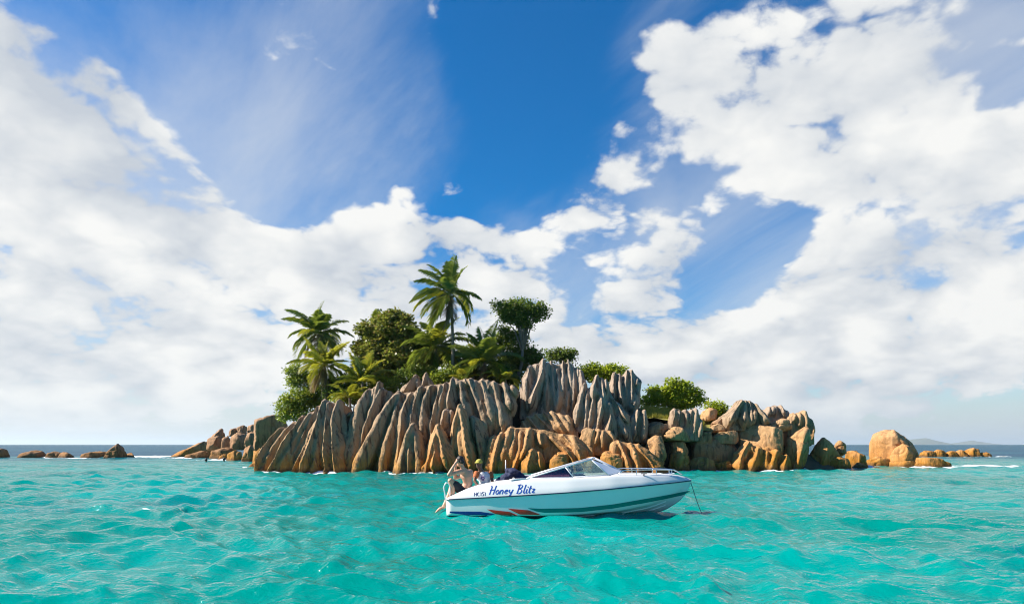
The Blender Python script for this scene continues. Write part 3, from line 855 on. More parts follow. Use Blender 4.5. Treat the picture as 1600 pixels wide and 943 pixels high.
boulder('low brown rock awash in foam, right of the bow', [(1066, 740), (1070, 716), (1090, 710), (1116, 714), (1122, 740)], 44.4, 0.7, BR, 6.0, seed=41)
boulder('low orange rock at the foot of the shaded block', [(1112, 738), (1118, 720), (1138, 716), (1156, 724), (1158, 738)], 45.4, 0.6, OR, 6.0, seed=42)
boulder('tan wedge of granite resting on the shaded block', [(1111, 692), (1114, 681), (1128, 674), (1152, 671), (1158, 684), (1150, 693)], 46.4, 0.9, TA, 9.0, seed=43, sink=False)
boulder('small tan boulder below the round bush', [(1105, 676), (1108, 666), (1122, 660), (1132, 668), (1130, 677)], 47.0, 0.6, TA, 7.0, seed=44, sink=False)
boulder('brown block wedged under the five thin pillars, above the shaded block', [(1078, 694), (1080, 680), (1090, 674), (1110, 676), (1114, 694)], 46.0, 0.9, BR, 9.0, seed=47, sink=False)
boulder('small dark boulder tucked against the ribbed dome', [(1109, 664), (1114, 657), (1126, 652), (1135, 656), (1134, 666)], 47.6, 0.5, BR, 7.0, seed=45, sink=False)
boulder('salmon coloured boulder half hidden in the small round bush', [(1095, 656), (1098, 644), (1108, 638), (1120, 642), (1122, 655)], 48.6, 0.7, OR, 7.0, seed=46, sink=False)
fluted('ribbed dome of brown granite on the skyline, right part of the islet',
       [(1136, 672), (1140, 650), (1150, 634), (1162, 627), (1176, 628), (1190, 640), (1206, 660), (1208, 674)],
       [(8, (1160, 626), (1146, 646), (1138, 670)), (7, (1165, 626), (1162, 650), (1162, 672)), (7, (1171, 627), (1173, 650), (1171, 672)), (7, (1178, 640), (1177, 668)), (8, (1182, 632), (1192, 650), (1196, 670)), (6, (1154, 632), (1150, 660)), (7, (1192, 645), (1204, 664))],
       47.6, 46.6, 1.8, G, w=7, seed=48, inset=0.2, sink=False)
fluted('small ribbed granite crest behind the brown ribbed dome',
       [(1196, 668), (1198, 640), (1210, 634), (1222, 633), (1234, 646), (1236, 668)], [(6, (1202, 636), (1200, 655)), (6, (1212, 633), (1211, 655)), (6, (1221, 633), (1226, 655)), (6, (1208, 636), (1207, 650)), (5, (1230, 642), (1234, 660))],
       48.6, 48.0, 1.6, PA, w=6, seed=49, inset=0.16, sink=False)
fluted('tan ribbed crag with a sheer right edge on the skyline',
       [(1230, 695), (1232, 654), (1240, 646), (1258, 644), (1268, 656), (1274, 660), (1274, 695)], [(6, (1240, 645), (1240, 665)), (7, (1248, 645), (1250, 670)), (7, (1257, 643), (1262, 680)), (7, (1268, 656), (1270, 692)), (5, (1236, 650), (1234, 675))],
       47.8, 47.2, 1.8, TA, w=7, seed=50, inset=0.16, sink=False)
boulder('pale slanting slab beneath the small ribbed crest', [(1196, 670), (1204, 660), (1222, 653), (1234, 656), (1236, 668), (1215, 676)], 47.0, 0.7, TA, 9.0, seed=51, sink=False)
boulder('massive rough pale block above the wavy orange ribs', [(1153, 716), (1152, 664), (1168, 660), (1212, 666), (1230, 678), (1234, 700), (1222, 716)], 46.6, 1.4, TA, 9.0, front=((-0.4, -0.85, 0.35), (0.45, -0.85, 0.15)), fo=(0.72, 0.78), seed=52, cut=1.0, rough=0.1)
boulder('tall smooth slab leaning right, lit pinkish tan', [(1230, 740), (1228, 686), (1244, 662), (1262, 668), (1268, 690), (1250, 740)], 46.4, 0.9, TA, 9.0, front=((-0.55, -0.8, 0.25), (0.85, -0.5, -0.1)), seed=53)
fluted('orange granite foot with wavy ribs at the waterline under the pale block',
       [(1152, 738), (1156, 712), (1170, 694), (1190, 700), (1216, 704), (1236, 716), (1244, 738)],
       [(8, (1170, 690), (1158, 710), (1153, 738)), (8, (1186, 700), (1182, 716), (1173, 738)), (8, (1213, 704), (1206, 722), (1201, 738)), (8, (1230, 712), (1222, 738)), (6, (1198, 706), (1192, 738)), (7, (1174, 696), (1178, 710))],
       45.6, 44.6, 1.4, OR, w=7, seed=54, voxel=0.08, inset=0.18)
boulder('peaked orange rock with a dark right face at the waterline', [(1254, 742), (1262, 712), (1276, 690), (1287, 683), (1300, 694), (1314, 716), (1318, 742)], 48.0, 1.2, OR, 9.0, front=((-0.6, -0.75, 0.2), (0.75, -0.6, -0.05)), fo=(0.6, 0.6), seed=55)
boulder('small upright tan stone beside the peaked orange rock', [(1304, 712), (1306, 694), (1312, 688), (1320, 694), (1324, 712)], 49.6, 0.5, TA, 7.0, seed=56)
boulder('low ochre rock between the peaked rock and the big boulder', [(1316, 736), (1320, 706), (1336, 702), (1352, 712), (1360, 736)], 51.0, 0.9, OR, 6.0, seed=57)
boulder('squat brown orange rock in front of the low ochre one', [(1294, 742), (1298, 720), (1312, 712), (1326, 718), (1332, 742)], 47.4, 0.7, OR, 5.0, seed=58)
boulder('small dark rock at the waterline in front of the foam gap', [(1328, 742), (1330, 726), (1342, 720), (1354, 728), (1356, 742)], 48.6, 0.5, BR, 6.0, seed=59)
boulder('huge salmon boulder with a flat cracked top, standing alone on the right', [(1356, 734), (1358, 692), (1364, 678), (1380, 671), (1406, 671), (1420, 682), (1434, 706), (1438, 734)], 54.0, 1.7, OR, 10.0, front=((-0.30, -0.95, 0.05), (0.78, -0.6, 0.15), (-0.15, -0.5, 0.85)), fo=(0.78, 0.8, 0.98), seed=60, rough=0.06, facets=3)
boulder('pale rounded boulder leaning on the front of the huge salmon one', [(1386, 736), (1390, 712), (1400, 697), (1414, 692), (1428, 700), (1438, 722), (1440, 736)], 52.4, 1.1, OR, 6.0, seed=61, rough=0.05)
boulder('long low ochre rock tapering to a dark tip in the water', [(1394, 738), (1400, 720), (1430, 714), (1470, 716), (1500, 724), (1510, 738)], 51.4, 1.0, OR, 7.0, seed=62, rough=0.05, facets=5)
boulder('low ochre shelf at the left foot of the huge salmon boulder', [(1340, 738), (1350, 718), (1370, 713), (1390, 718), (1396, 738)], 53.0, 0.8, OR, 6.0, seed=63)
for i, (x0, x1, yt, lb) in enumerate([(1436, 1462, 703, 'first'), (1459, 1476, 702, 'second'), (1473, 1496, 704, 'third'), (1493, 1509, 702, 'fourth'), (1506, 1530, 699, 'blocky fifth'), (1527, 1546, 706, 'sixth'), (1545, 1578, 709, 'flat last')]):
    w_ = x1 - x0
    x0 -= 4; x1 += 5; w_ = x1 - x0
    boulder(f'{lb} rock of the low chain in blue water, counting from the huge boulder', [(x0, 716), (x0 + 0.12 * w_, yt + 4), (x0 + 0.4 * w_, yt), (x0 + 0.85 * w_, yt + 1), (x1, 708), (x1, 716)], 96.0, 1.1, OR, 6.0, seed=70 + i, sub=4)
boulder('flat orange rock awash at the right edge of the photo', [(1572, 736), (1580, 726), (1605, 723), (1650, 727), (1660, 736)], 54.0, 1.0, OR, 6.0, seed=80, sub=4)
# far left reef
for i, (pts, lb) in enumerate([([(-30, 720), (-22, 706), (-5, 701), (12, 703), (17, 712), (18, 720)], 'round brown reef rock cut by the left edge of the photo'),
                               ([(24, 720), (32, 708), (50, 704), (66, 705), (75, 712), (76, 720)], 'longest rock of the low reef on the far left'),
                               ([(70, 720), (74, 708), (84, 705), (94, 708), (97, 720)], 'middle lump of the low reef, between the longest and the flat rock'),
                               ([(88, 720), (92, 710), (104, 706), (114, 711), (117, 720)], 'flat tan rock ending the low reef'),
                               ([(118, 720), (128, 709), (150, 705), (168, 706), (172, 720)], 'low tan shelf left of the lone triangular boulder'),
                               ([(195, 719), (198, 710), (206, 707), (212, 719)], 'tiny rock right of the lone triangular boulder')]):
    boulder(lb, pts, 88.0, 1.6, BR, 6.0, seed=90 + i, sub=4)
boulder('lone triangular brown boulder with a dark right face', [(158, 720), (168, 706), (184, 692), (194, 698), (199, 710), (198, 720)], 86.0, 1.6, BR, 9.0, front=((-0.6, -0.7, 0.3), (0.7, -0.7, 0.0)), fo=(0.55, 0.6), seed=97)
# left spur
SP = [('long sloping slab at the seaward tip of the left spur', [(254, 720), (275, 706), (300, 696), (322, 685), (332, 700), (330, 720)], 92, 2.6, TA, 9),
      ('wedge shaped stone tilted on top of the left spur', [(322, 690), (330, 682), (346, 669), (352, 670), (353, 682), (340, 692)], 90, 1.2, BR, 9),
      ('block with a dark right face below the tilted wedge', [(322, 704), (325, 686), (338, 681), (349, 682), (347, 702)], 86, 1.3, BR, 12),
      ('narrow upright stone in the middle of the left spur', [(345, 702), (347, 684), (356, 680), (361, 688), (360, 703)], 85, 0.9, BR, 8),
      ('squarish weathered stone of the left spur beside the dark block', [(360, 704), (362, 682), (370, 676), (384, 678), (388, 702)], 83, 1.4, BR, 9),
      ('dark shaded stone squeezed against the square block', [(383, 700), (385, 678), (392, 673), (400, 674), (401, 699)], 80, 1.0, BR, 10),
      ('leftmost stone of the upper back row on the spur', [(356, 682), (358, 670), (364, 668), (370, 670), (371, 682)], 90, 1.0, BR, 8),
      ('second stone of the upper back row on the spur', [(369, 680), (370, 667), (380, 664), (386, 667), (386, 680)], 90, 1.0, BR, 8),
      ('last stone of the upper back row, touching the square block', [(385, 678), (387, 665), (396, 663), (402, 665), (402, 678)], 88, 1.0, BR, 10),
      ('dark low ledge along the water below the long sloping slab', [(276, 721), (290, 710), (315, 704), (335, 705), (340, 721)], 86, 1.2, BR, 7),
      ('dark low ledge in the middle of the spur foot', [(318, 716), (325, 706), (350, 699), (372, 701), (378, 716)], 82, 1.2, BR, 7),
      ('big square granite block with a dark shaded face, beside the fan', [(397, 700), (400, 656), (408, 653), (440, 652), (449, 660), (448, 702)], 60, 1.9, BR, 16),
      ('egg shaped orange boulder at the waterline of the left spur', [(352, 724), (356, 708), (368, 702), (380, 706), (383, 724)], 72, 1.0, OR, 5),
      ('brown boulder next to the egg shaped orange one', [(378, 724), (381, 702), (390, 695), (399, 698), (402, 724)], 68, 1.0, BR, 7),
      ('crumbled orange rock tucked beneath the square block', [(393, 728), (396, 706), (406, 698), (416, 702), (418, 728)], 58, 0.9, OR, 7),
      ('pink wet rock lying low at the foot of the fan', [(385, 734), (390, 724), (402, 719), (414, 722), (416, 734)], 50, 0.7, OR, 6),
      ('white washed low rock left of the egg shaped boulder', [(334, 722), (342, 712), (354, 709), (360, 722)], 76, 0.8, TA, 6)]
for i, (lb, pts, Y, dp, mt, pw_) in enumerate(SP):
    fr = ((-0.55, -0.8, 0.2), (0.6, -0.75, 0.0))
    fo = (0.85, 0.7)
    if 'square granite' in lb: fr, fo = ((0.30, -0.95, -0.06), (-0.85, -0.45, 0.1)), (0.9, 1.35)
    wr = water_row(Y)
    boulder(lb, pts, Y, dp, mt, float(pw_), front=fr, fo=fo, seed=110 + i, sub=5 if Y < 70 else 4, rough=0.1, cut=0.8, sink=max(q[1] for q in pts) > wr - 6)

build_sea()

# ------------------------------------------------------------------ ground of the islet and far hills
def build_ground():
    xs = np.linspace(-24, 28, 131); ysr = np.linspace(42.8, 80, 94)
    Xg, Yg = np.meshgrid(xs, ysr)
    px = Xg / 49.0 * FPX + 800
    top = np.interp(px, [380, 430, 460, 500, 600, 700, 800, 860, 960, 1000, 1050, 1100, 1140, 1210, 1280, 1330],
                    [-0.8, -0.8, 1.4, 3.5, 4.6, 5.2, 5.6, 5.8, 5.2, 4.3, 3.6, 3.1, 2.6, 1.9, 0.6, -0.8])
    f = np.clip((Yg - 44.6) / 4.0, 0, 1); f = f * f * (3 - 2 * f)
    bck = np.clip((78 - Yg) / 22, 0, 1); bck = bck * bck * (3 - 2 * bck)
    Z = -0.8 + (top + 0.8) * f * bck
    P = np.stack([Xg.ravel(), Yg.ravel(), 0 * Xg.ravel()], 1)
    Z = Z.ravel() + fbm(P * 0.5, 3) * 0.22 * (Z.ravel() > 0)
    V = np.stack([Xg.ravel(), Yg.ravel(), Z], 1)
    n, m = Xg.shape
    i = np.arange(n - 1)[:, None] * m + np.arange(m - 1)[None, :]
    F = np.stack([i, i + 1, i + m + 1, i + m], -1).reshape(-1, 4)
    tag(mesh_obj('ground', V, F, M['soil']), kind='structure')
    return lambda x, y: float(np.interp(x / 49.0 * FPX + 800, [380, 430, 460, 500, 600, 700, 800, 860, 960, 1000, 1050, 1100, 1140, 1210, 1280, 1330],
                    [-0.8, -0.8, 1.4, 3.5, 4.6, 5.2, 5.6, 5.8, 5.2, 4.3, 3.6, 3.1, 2.6, 1.9, 0.6, -0.8]))
ground_z = build_ground()

M['hill'] = plain('far_hill', (0.10, 0.12, 0.06), 0.9, var=0.2, scale=0.004)
def far_hill(px0, px1, prof, Y):
    xs = np.linspace(px0, px1, 60)
    V, F = [], []
    rows = 14
    for r_ in range(rows):
        v = r_ / (rows - 1)
        for px in xs:
            h = np.interp(px, [p[0] for p in prof], [p[1] for p in prof]) / FPX * Y
            yy = Y + (v - 0.5) * 500
            V.append(((px - 800) / FPX * Y, yy, h * math.sin(math.pi * v) ** 0.8 - 2.0))
    V = np.array(V); V[:, 2] += fbm(V * 0.004, 3) * 10 * (V[:, 2] > 5)
    m = len(xs)
    for r_ in range(rows - 1):
        for c in range(m - 1):
            F.append((r_ * m + c, r_ * m + c + 1, (r_ + 1) * m + c + 1, (r_ + 1) * m + c))
    tag(mesh_obj('hill', V, np.array(F), M['hill']), kind='structure')
far_hill(1395, 1482, [(1395, 0), (1412, 5), (1430, 9), (1447, 11), (1462, 6), (1482, 0)], 11000.0)
far_hill(1478, 1562, [(1478, 0), (1500, 4), (1518, 7), (1532, 5), (1562, 0)], 13000.0)

# ------------------------------------------------------------------ trees
def leaves(lobes, Y, dens, size, seed, clump=0.32, flat=0.75, sq=1.0):
    """leaf blades gathered in sprays through the volume of a crown; lobes in photograph pixels"""
    r = np.random.default_rng(seed)
    C = []
    more = []
    for (cx, cy, rx, ry) in lobes:                    # ragged outline: smaller sprays pushed out of the main masses
        more.append((cx, cy, rx * 0.86, ry * 0.86))
        for _ in range(5):
            a_ = r.uniform(0, 2 * math.pi); q = r.uniform(0.22, 0.42)
            more.append((cx + math.cos(a_) * rx * 0.85, cy + math.sin(a_) * ry * 0.85, rx * q, ry * q))
    for (cx, cy, rx, ry) in more:
        c = at(cx, cy, Y); a, b = rx / FPX * Y, ry / FPX * Y
        dp = (a + b) * 0.5 * sq
        n = int(0.8 * dens * (a * b + a * dp + b * dp) * 4)
        d = r.normal(size=(n, 3)); d /= np.linalg.norm(d, axis=1)[:, None]
        rad = r.uniform(0.2, 1.0, n) ** 0.5 * (1 + 0.34 * fbm(d * 2.3 + seed, 2))
        C.append(c + d * rad[:, None] * np.array([a, dp, b]))
    C = np.concatenate(C)
    k = 16
    n = len(C) * k
    base = np.repeat(C, k, axis=0) + r.normal(0, clump * 0.5, (n, 3)) * np.array([1, 1, 0.7])
    tocl = base - np.repeat(C, k, axis=0)
    dirv = tocl / (np.linalg.norm(tocl, axis=1)[:, None] + 1e-6) + r.normal(0, 0.6, (n, 3)); dirv[:, 2] *= 0.6
    dirv /= np.linalg.norm(dirv, axis=1)[:, None]
    up = np.array([-0.25, -0.15, 1.0]) * flat + r.normal(0, 0.55, (n, 3))
    side = np.cross(dirv, up); side /= np.linalg.norm(side, axis=1)[:, None] + 1e-6
    nrm = np.cross(side, dirv)
    L = size * r.uniform(0.7, 1.3, n)[:, None]; W = L * 0.42
    a = base; b = base + dirv * L * 0.55 + side * W + nrm * L * 0.10
    c = base + dirv * L - nrm * L * 0.08; d = base + dirv * L * 0.55 - side * W + nrm * L * 0.10
    V = np.stack([a, b, c, d], 1).reshape(-1, 3)
    F = np.arange(n * 4).reshape(-1, 4)
    return V, F, C


def tree(name, label, cat, lobes, Y, foot, mat, dens=14, size=0.17, seed=1, limbs=7, trunk_r=0.11, bend=0.0, group=None, sq=1.0, clump=0.32):
    r = np.random.default_rng(seed + 500)
    V, F, C = leaves(lobes, Y, dens, size, seed, clump=clump, sq=sq)
    f = at(foot[0], foot[1], Y); f[2] -= 0.4
    root = thing(name, f, label, cat, group)
    mean = np.array([at(l[0], l[1], Y) for l in lobes]).mean(0)
    fork = f * 0.45 + mean * 0.55 + np.array([bend, 0, 0])
    mb = MB()
    mid = (f + fork) / 2 + np.array([bend * 0.6 + r.normal(0, 0.08), 0, 0])
    mb.tube([f, mid, fork], [trunk_r * 1.25, trunk_r, trunk_r * 0.75], 9)
    mb.build('trunk', M['bark'], root)
    for i in range(limbs):
        e = C[r.integers(len(C))]
        k = (fork * 0.5 + e * 0.5) + r.normal(0, 0.12, 3) + np.array([0, 0, 0.15])
        mb = MB(); mb.tube([fork - (fork - mid) * r.uniform(0, 0.4), k, e], [trunk_r * 0.6, trunk_r * 0.38, trunk_r * 0.12], 6)
        mb.build('limb', M['bark'], root)
    o = mesh_obj('crown', V, F, mat, root, smooth=False)
    return root


tree('broadleaf_tree', 'broad brownish green tree with large leaves, left of the tall palm', 'tree',
     [(600, 518, 34, 26), (632, 522, 30, 26), (582, 545, 24, 26), (622, 556, 52, 34), (596, 578, 34, 24), (648, 560, 28, 32), (610, 500, 20, 12)], 52.0, (618, 622), M['leaf_brown'], 15, 0.21, 1, 9, 0.16)
tree('umbrella_tree', 'tree with a flat umbrella crown high on bare twisted stems against sky', 'tree',
     [(796, 483, 24, 15), (820, 481, 26, 15), (842, 490, 15, 9), (806, 497, 24, 9), (820, 508, 10, 9)], 50.0, (806, 590), M['leaf_dark'], 16, 0.16, 2, 16, 0.12, 0.25)
tree('broadleaf_tree', 'dark dense tree below the umbrella crown', 'tree',
     [(806, 545, 26, 24), (790, 527, 16, 14), (824, 560, 17, 18), (800, 572, 28, 16)], 51.0, (808, 610), M['leaf_dark'], 14, 0.17, 3, 6, 0.12)
tree('bush', 'small dark bush peeping over the tall pinnacle wall', 'bush', [(864, 556, 14, 10), (880, 553, 16, 9), (890, 562, 10, 8)], 54.0, (872, 585), M['leaf_dark'], 14, 0.17, 4, 4, 0.06)
tree('bush', 'bright green spreading bush between the pinnacle wall and the pillar cluster', 'bush',
     [(920, 580, 14, 10), (942, 579, 22, 9), (962, 581, 18, 8), (935, 590, 24, 8), (908, 583, 9, 9)], 49.5, (940, 606), M['leaf_bright'], 18, 0.15, 5, 5, 0.06)
tree('bush', 'large yellow green bush on the grassy shoulder, right of the pillars', 'bush',
     [(1030, 612, 18, 7), (1050, 607, 16, 6), (1068, 601, 13, 4), (1076, 613, 18, 7), (1040, 622, 24, 8), (1086, 626, 13, 7), (1014, 627, 14, 8), (1062, 629, 26, 8), (1050, 596, 9, 3)], 51.0, (1052, 645), M['leaf_bright'], 16, 0.18, 6, 9, 0.08)
tree('bush', 'small round green bush beside the salmon boulder', 'bush', [(1120, 638, 17, 9), (1128, 646, 13, 11), (1112, 652, 14, 9), (1108, 660, 12, 6)], 49.5, (1120, 668), M['leaf_bright'], 20, 0.13, 7, 4, 0.05)
SH = [('leafy shrub above the square block, lowest on the left slope', [(452, 632, 18, 14), (446, 648, 14, 8), (466, 622, 18, 14), (470, 645, 22, 12)], 53, (458, 664), 'leaf_shore'),
      ('shrub under the twin left palms, against the sky', [(466, 597, 18, 10), (482, 614, 24, 18), (462, 577, 14, 8), (498, 632, 18, 14), (475, 588, 16, 10)], 54, (478, 650), 'leaf_shore'),
      ('dark shrub filling the gap right of the twin left palms', [(535, 598, 22, 16), (552, 610, 18, 12), (522, 612, 18, 16)], 50, (538, 632), 'leaf_dark'),
      ('dark undergrowth shrub at the foot of the broad brownish tree', [(600, 602, 30, 14), (575, 606, 18, 10)], 49, (596, 624), 'leaf_shore'),
      ('dark shrub above the two dark pinnacles', [(648, 590, 26, 16), (672, 592, 20, 16)], 49.5, (660, 620), 'leaf_dark'),
      ('shrub at the foot of the tall palm, lit yellow at its edge', [(702, 583, 22, 14), (722, 590, 18, 10), (690, 592, 14, 12)], 48.6, (706, 606), 'leaf_shore'),
      ('dark shrub right of the fan shaped palm', [(782, 588, 24, 16), (800, 596, 14, 10)], 48.8, (786, 612), 'leaf_dark'),
      ('low shrub under the windblown fan shaped palm', [(745, 590, 22, 13), (765, 594, 16, 10)], 50.2, (752, 612), 'leaf_dark'),
      ('leafy shrub behind the short palm on the fan crest', [(555, 622, 20, 10), (535, 622, 18, 10), (572, 615, 16, 10)], 48.4, (552, 640), 'leaf_shore'),
      ('dark thicket shrub behind the tall palm trunk', [(660, 560, 24, 22), (690, 556, 20, 18), (725, 566, 22, 20), (750, 576, 24, 16), (780, 575, 18, 14)], 53, (690, 610), 'leaf_dark')]
for i, (lb, lo, Y, ft, mt) in enumerate(SH):
    tree('shrub', lb, 'shrub', lo, float(Y), ft, M[mt], 13, 0.16, 20 + i, 5, 0.05)


def frond(base, azim, elev, L, droop, r, wind=(-0.28, 0.1, 0.0), nleaf=46, lw=0.30, sag=0.55):
    """one feather frond: an arched midrib and two rows of hanging leaflets; world coordinates"""
    n = 14
    e = elev
    hd = np.array([math.cos(azim), math.sin(azim), 0.0])
    P = [np.array(base, float)]; T = []
    for i in range(n):
        t = (i + 0.5) / n
        ee = elev - droop * t ** 1.35
        d = hd * math.cos(ee) + np.array([0, 0, math.sin(ee)]) + np.array(wind) * t * 0.55
        d /= np.linalg.norm(d); T.append(d)
        P.append(P[-1] + d * L / n)
    P = np.array(P); T = np.array(T + [T[-1]])
    V, F = [], []
    def strip(a, b, w0, w1, s):
        k = len(V); V.extend([a - s * w0, a + s * w0, b + s * w1, b - s * w1]); F.append((k, k + 1, k + 2, k + 3))
    for i in range(n):
        s = np.cross(T[i], (0, 0, 1)); s /= np.linalg.norm(s) + 1e-6
        u = np.cross(s, T[i])
        w0, w1 = 0.028 * (1 - i / n) + 0.006, 0.028 * (1 - (i + 1) / n) + 0.006
        strip(P[i], P[i + 1], w0, w1, s); strip(P[i], P[i + 1], w0, w1, u)
    for j in range(nleaf):
        t = 0.10 + 0.90 * (j + 0.5) / nleaf
        f = t * n; i = min(n - 1, int(f)); q = P[i] + (P[i + 1] - P[i]) * (f - i); d = T[i]
        s = np.cross(d, (0, 0, 1)); s /= np.linalg.norm(s) + 1e-6
        u = np.cross(s, d)
        ll = L * lw * (0.35 + 0.65 * math.sin(math.pi * min(1, 0.12 + t * 0.86)) ** 0.7) * (1.0 - 0.45 * t ** 3)
        for sg in (-1, 1):
            l1 = ll * r.uniform(0.82, 1.12)
            dd = s * sg * 0.95 + d * (0.55 + 0.5 * t) + u * 0.22 + np.array(wind) * 0.5 + r.normal(0, 0.10, 3)
            dd /= np.linalg.norm(dd)
            m1 = q + dd * l1 * 0.5 + np.array([0, 0, -sag * 0.12 * l1])
            m2 = q + dd * l1 * 0.88 + np.array(wind) * 0.25 * l1 + np.array([0, 0, -sag * 0.62 * l1])
            wv = d * 0.5 + u * 0.35; wv = wv / np.linalg.norm(wv) * l1 * 0.075
            k = len(V)
            V.extend([q - wv * 0.6, q + wv * 0.6, m1 + wv, m1 - wv, m2])
            F.append((k, k + 1, k + 2, k + 3)); F.append((k + 3, k + 2, k + 4))
    return V, F


def palm(label, foot, crown, Y, Lpx, spec, mat='frond', seed=1, tr=0.12, lean=0.25, sheath=True, nuts=0, lw=0.36, wind=(-0.28, 0.1, 0.0)):
    """spec: list of (azimuth deg, elevation deg, length factor, droop deg, material or None)"""
    r = np.random.default_rng(seed + 900)
    f, c = at(foot[0], foot[1], Y), at(crown[0], crown[1], Y)
    f[2] -= 0.5
    root = thing('palm_tree', f, label, 'palm')
    n = 14
    P, Rr = [], []
    for i in range(n + 1):
        t = i / n
        P.append(f + (c - f) * t + np.array([lean * math.sin(math.pi * t), 0, 0]) + np.array([0, 0, -0.05]) * (t == 1))
        Rr.append(tr * (1.35 - 0.6 * t) * (1.0 + 0.07 * (i % 2)))
    mb = MB(); mb.tube(P, Rr, 9); mb.build('trunk', M['palm_bark'], root)
    L = Lpx * 1.08 / FPX * Y
    for (a, e, lf, dr, mt) in spec:
        V, F = frond(c + np.array([math.cos(R(a)), math.sin(R(a)), 0]) * 0.07, R(a), R(e), L * lf * r.uniform(0.93, 1.07), R(dr), r, wind, lw=lw)
        mesh_obj('frond', V, F, M[mt or mat], root, smooth=False)
    for i in range(nuts):
        a = 2 * math.pi * i / nuts
        mb = MB(); mb.ball(c + np.array([math.cos(a) * 0.2, math.sin(a) * 0.2, -0.22 - 0.06 * (i % 2)]), (0.095, 0.095, 0.115), 8); mb.build('coconut', M['frond_dry'], root)
    return root


def ring(n, e0, e1, lf, d0, d1, seed, mats=(None,), jit=24):
    r = np.random.default_rng(seed)
    out = []
    for i in range(n):
        t = i / max(1, n - 1)
        out.append(((i * 137.5 + r.normal(0, jit)) % 360, e0 + (e1 - e0) * t + r.normal(0, 9), lf * r.uniform(0.72, 1.15), d0 + (d1 - d0) * t + r.normal(0, 8), mats[i % len(mats)]))
    return out


D_ = 'frond_dry'; B_ = 'frond_bright'
palm('tall palm whose crown stands highest above the islet', (706, 606), (704, 458), 49.0, 56,
     [(95, 86, 0.95, 30, None), (170, 78, 1.0, 50, None), (200, 62, 1.0, 60, None), (20, 72, 0.9, 35, None), (300, 80, 0.9, 40, None), (185, 45, 1.0, 60, None), (160, 25, 1.0, 60, None), (190, 8, 1.05, 55, None),
      (210, -5, 1.05, 60, B_), (175, -20, 1.0, 50, None), (0, 10, 0.85, 45, None), (350, 30, 0.6, 120, B_), (330, -10, 0.9, 75, B_), (10, -35, 1.0, 55, None), (230, -45, 1.1, 40, None), (200, -55, 1.1, 30, B_),
      (260, -62, 1.0, 25, D_), (300, -70, 0.9, 15, D_), (90, 40, 1.0, 70, None), (60, 20, 0.9, 70, None), (120, 10, 0.9, 70, None), (270, 50, 0.8, 80, None), (245, -30, 1.1, 60, None)],
     seed=1, tr=0.105, lean=0.12, nuts=6)
palm('dark crowned palm furthest left on the skyline', (505, 628), (497, 519), 53.5, 50, ring(23, 82, -35, 1.0, 45, 70, 11, (None, None, None, B_)) + [(200, -62, 0.85, 20, D_), (330, -66, 0.8, 15, D_), (100, -58, 0.9, 20, D_)], seed=2, tr=0.10, lean=0.1, nuts=4)
palm('bright yellow green palm in front of the leftmost palm', (512, 640), (507, 570), 50.0, 47, ring(23, 84, -40, 1.0, 30, 60, 12, (B_, B_, None)) + [(240, -64, 0.9, 18, D_), (310, -60, 0.8, 20, D_), (170, -62, 0.9, 15, D_)], B_, seed=3, tr=0.12, lean=0.05)
palm('young upright palm left of the broad brownish tree', (566, 630), (566, 598), 48.2, 48, ring(18, 84, 15, 1.0, 25, 70, 13, (None, B_)), seed=4, tr=0.11, lean=0.0)
palm('drooping palm with arching fronds left of the tall trunk', (682, 606), (681, 543), 50.5, 55, ring(24, 75, -30, 1.0, 60, 85, 14, (None, None, B_, None)), seed=5, tr=0.11, lean=-0.1)
palm('windblown fan shaped palm between the tall palm and the umbrella tree', (757, 612), (757, 566), 48.8, 58, ring(25, 85, -20, 1.0, 40, 75, 15, (None, None, None, B_)) + [(250, -55, 0.8, 25, D_), (300, -62, 0.8, 15, D_)], seed=6, tr=0.13, lean=0.0, wind=(-0.42, 0.1, 0.05))
palm('low palm with curled fronds beside the tall pinnacle wall', (792, 618), (790, 592), 47.9, 34, ring(11, 60, 5, 1.0, 80, 110, 16, (B_, None)), seed=7, tr=0.09, lean=0.0)
palm('low bright palm sprouting at the foot of the drooping palm', (724, 612), (724, 596), 47.9, 30, ring(10, 78, 10, 1.0, 50, 90, 17, (B_,)), B_, seed=8, tr=0.08, lean=0.0)
palm('short palm half hidden behind the crest of the sloping fan', (548, 640), (546, 620), 47.0, 34, ring(10, 60, 5, 1.0, 60, 100, 18, (B_, None)), B_, seed=9, tr=0.08, lean=0.0)
palm('slim palm rising out of the left edge of the broad brownish tree', (588, 600), (588, 520), 53.5, 34, ring(12, 80, 0, 1.0, 40, 70, 19), seed=10, tr=0.08, lean=0.0)


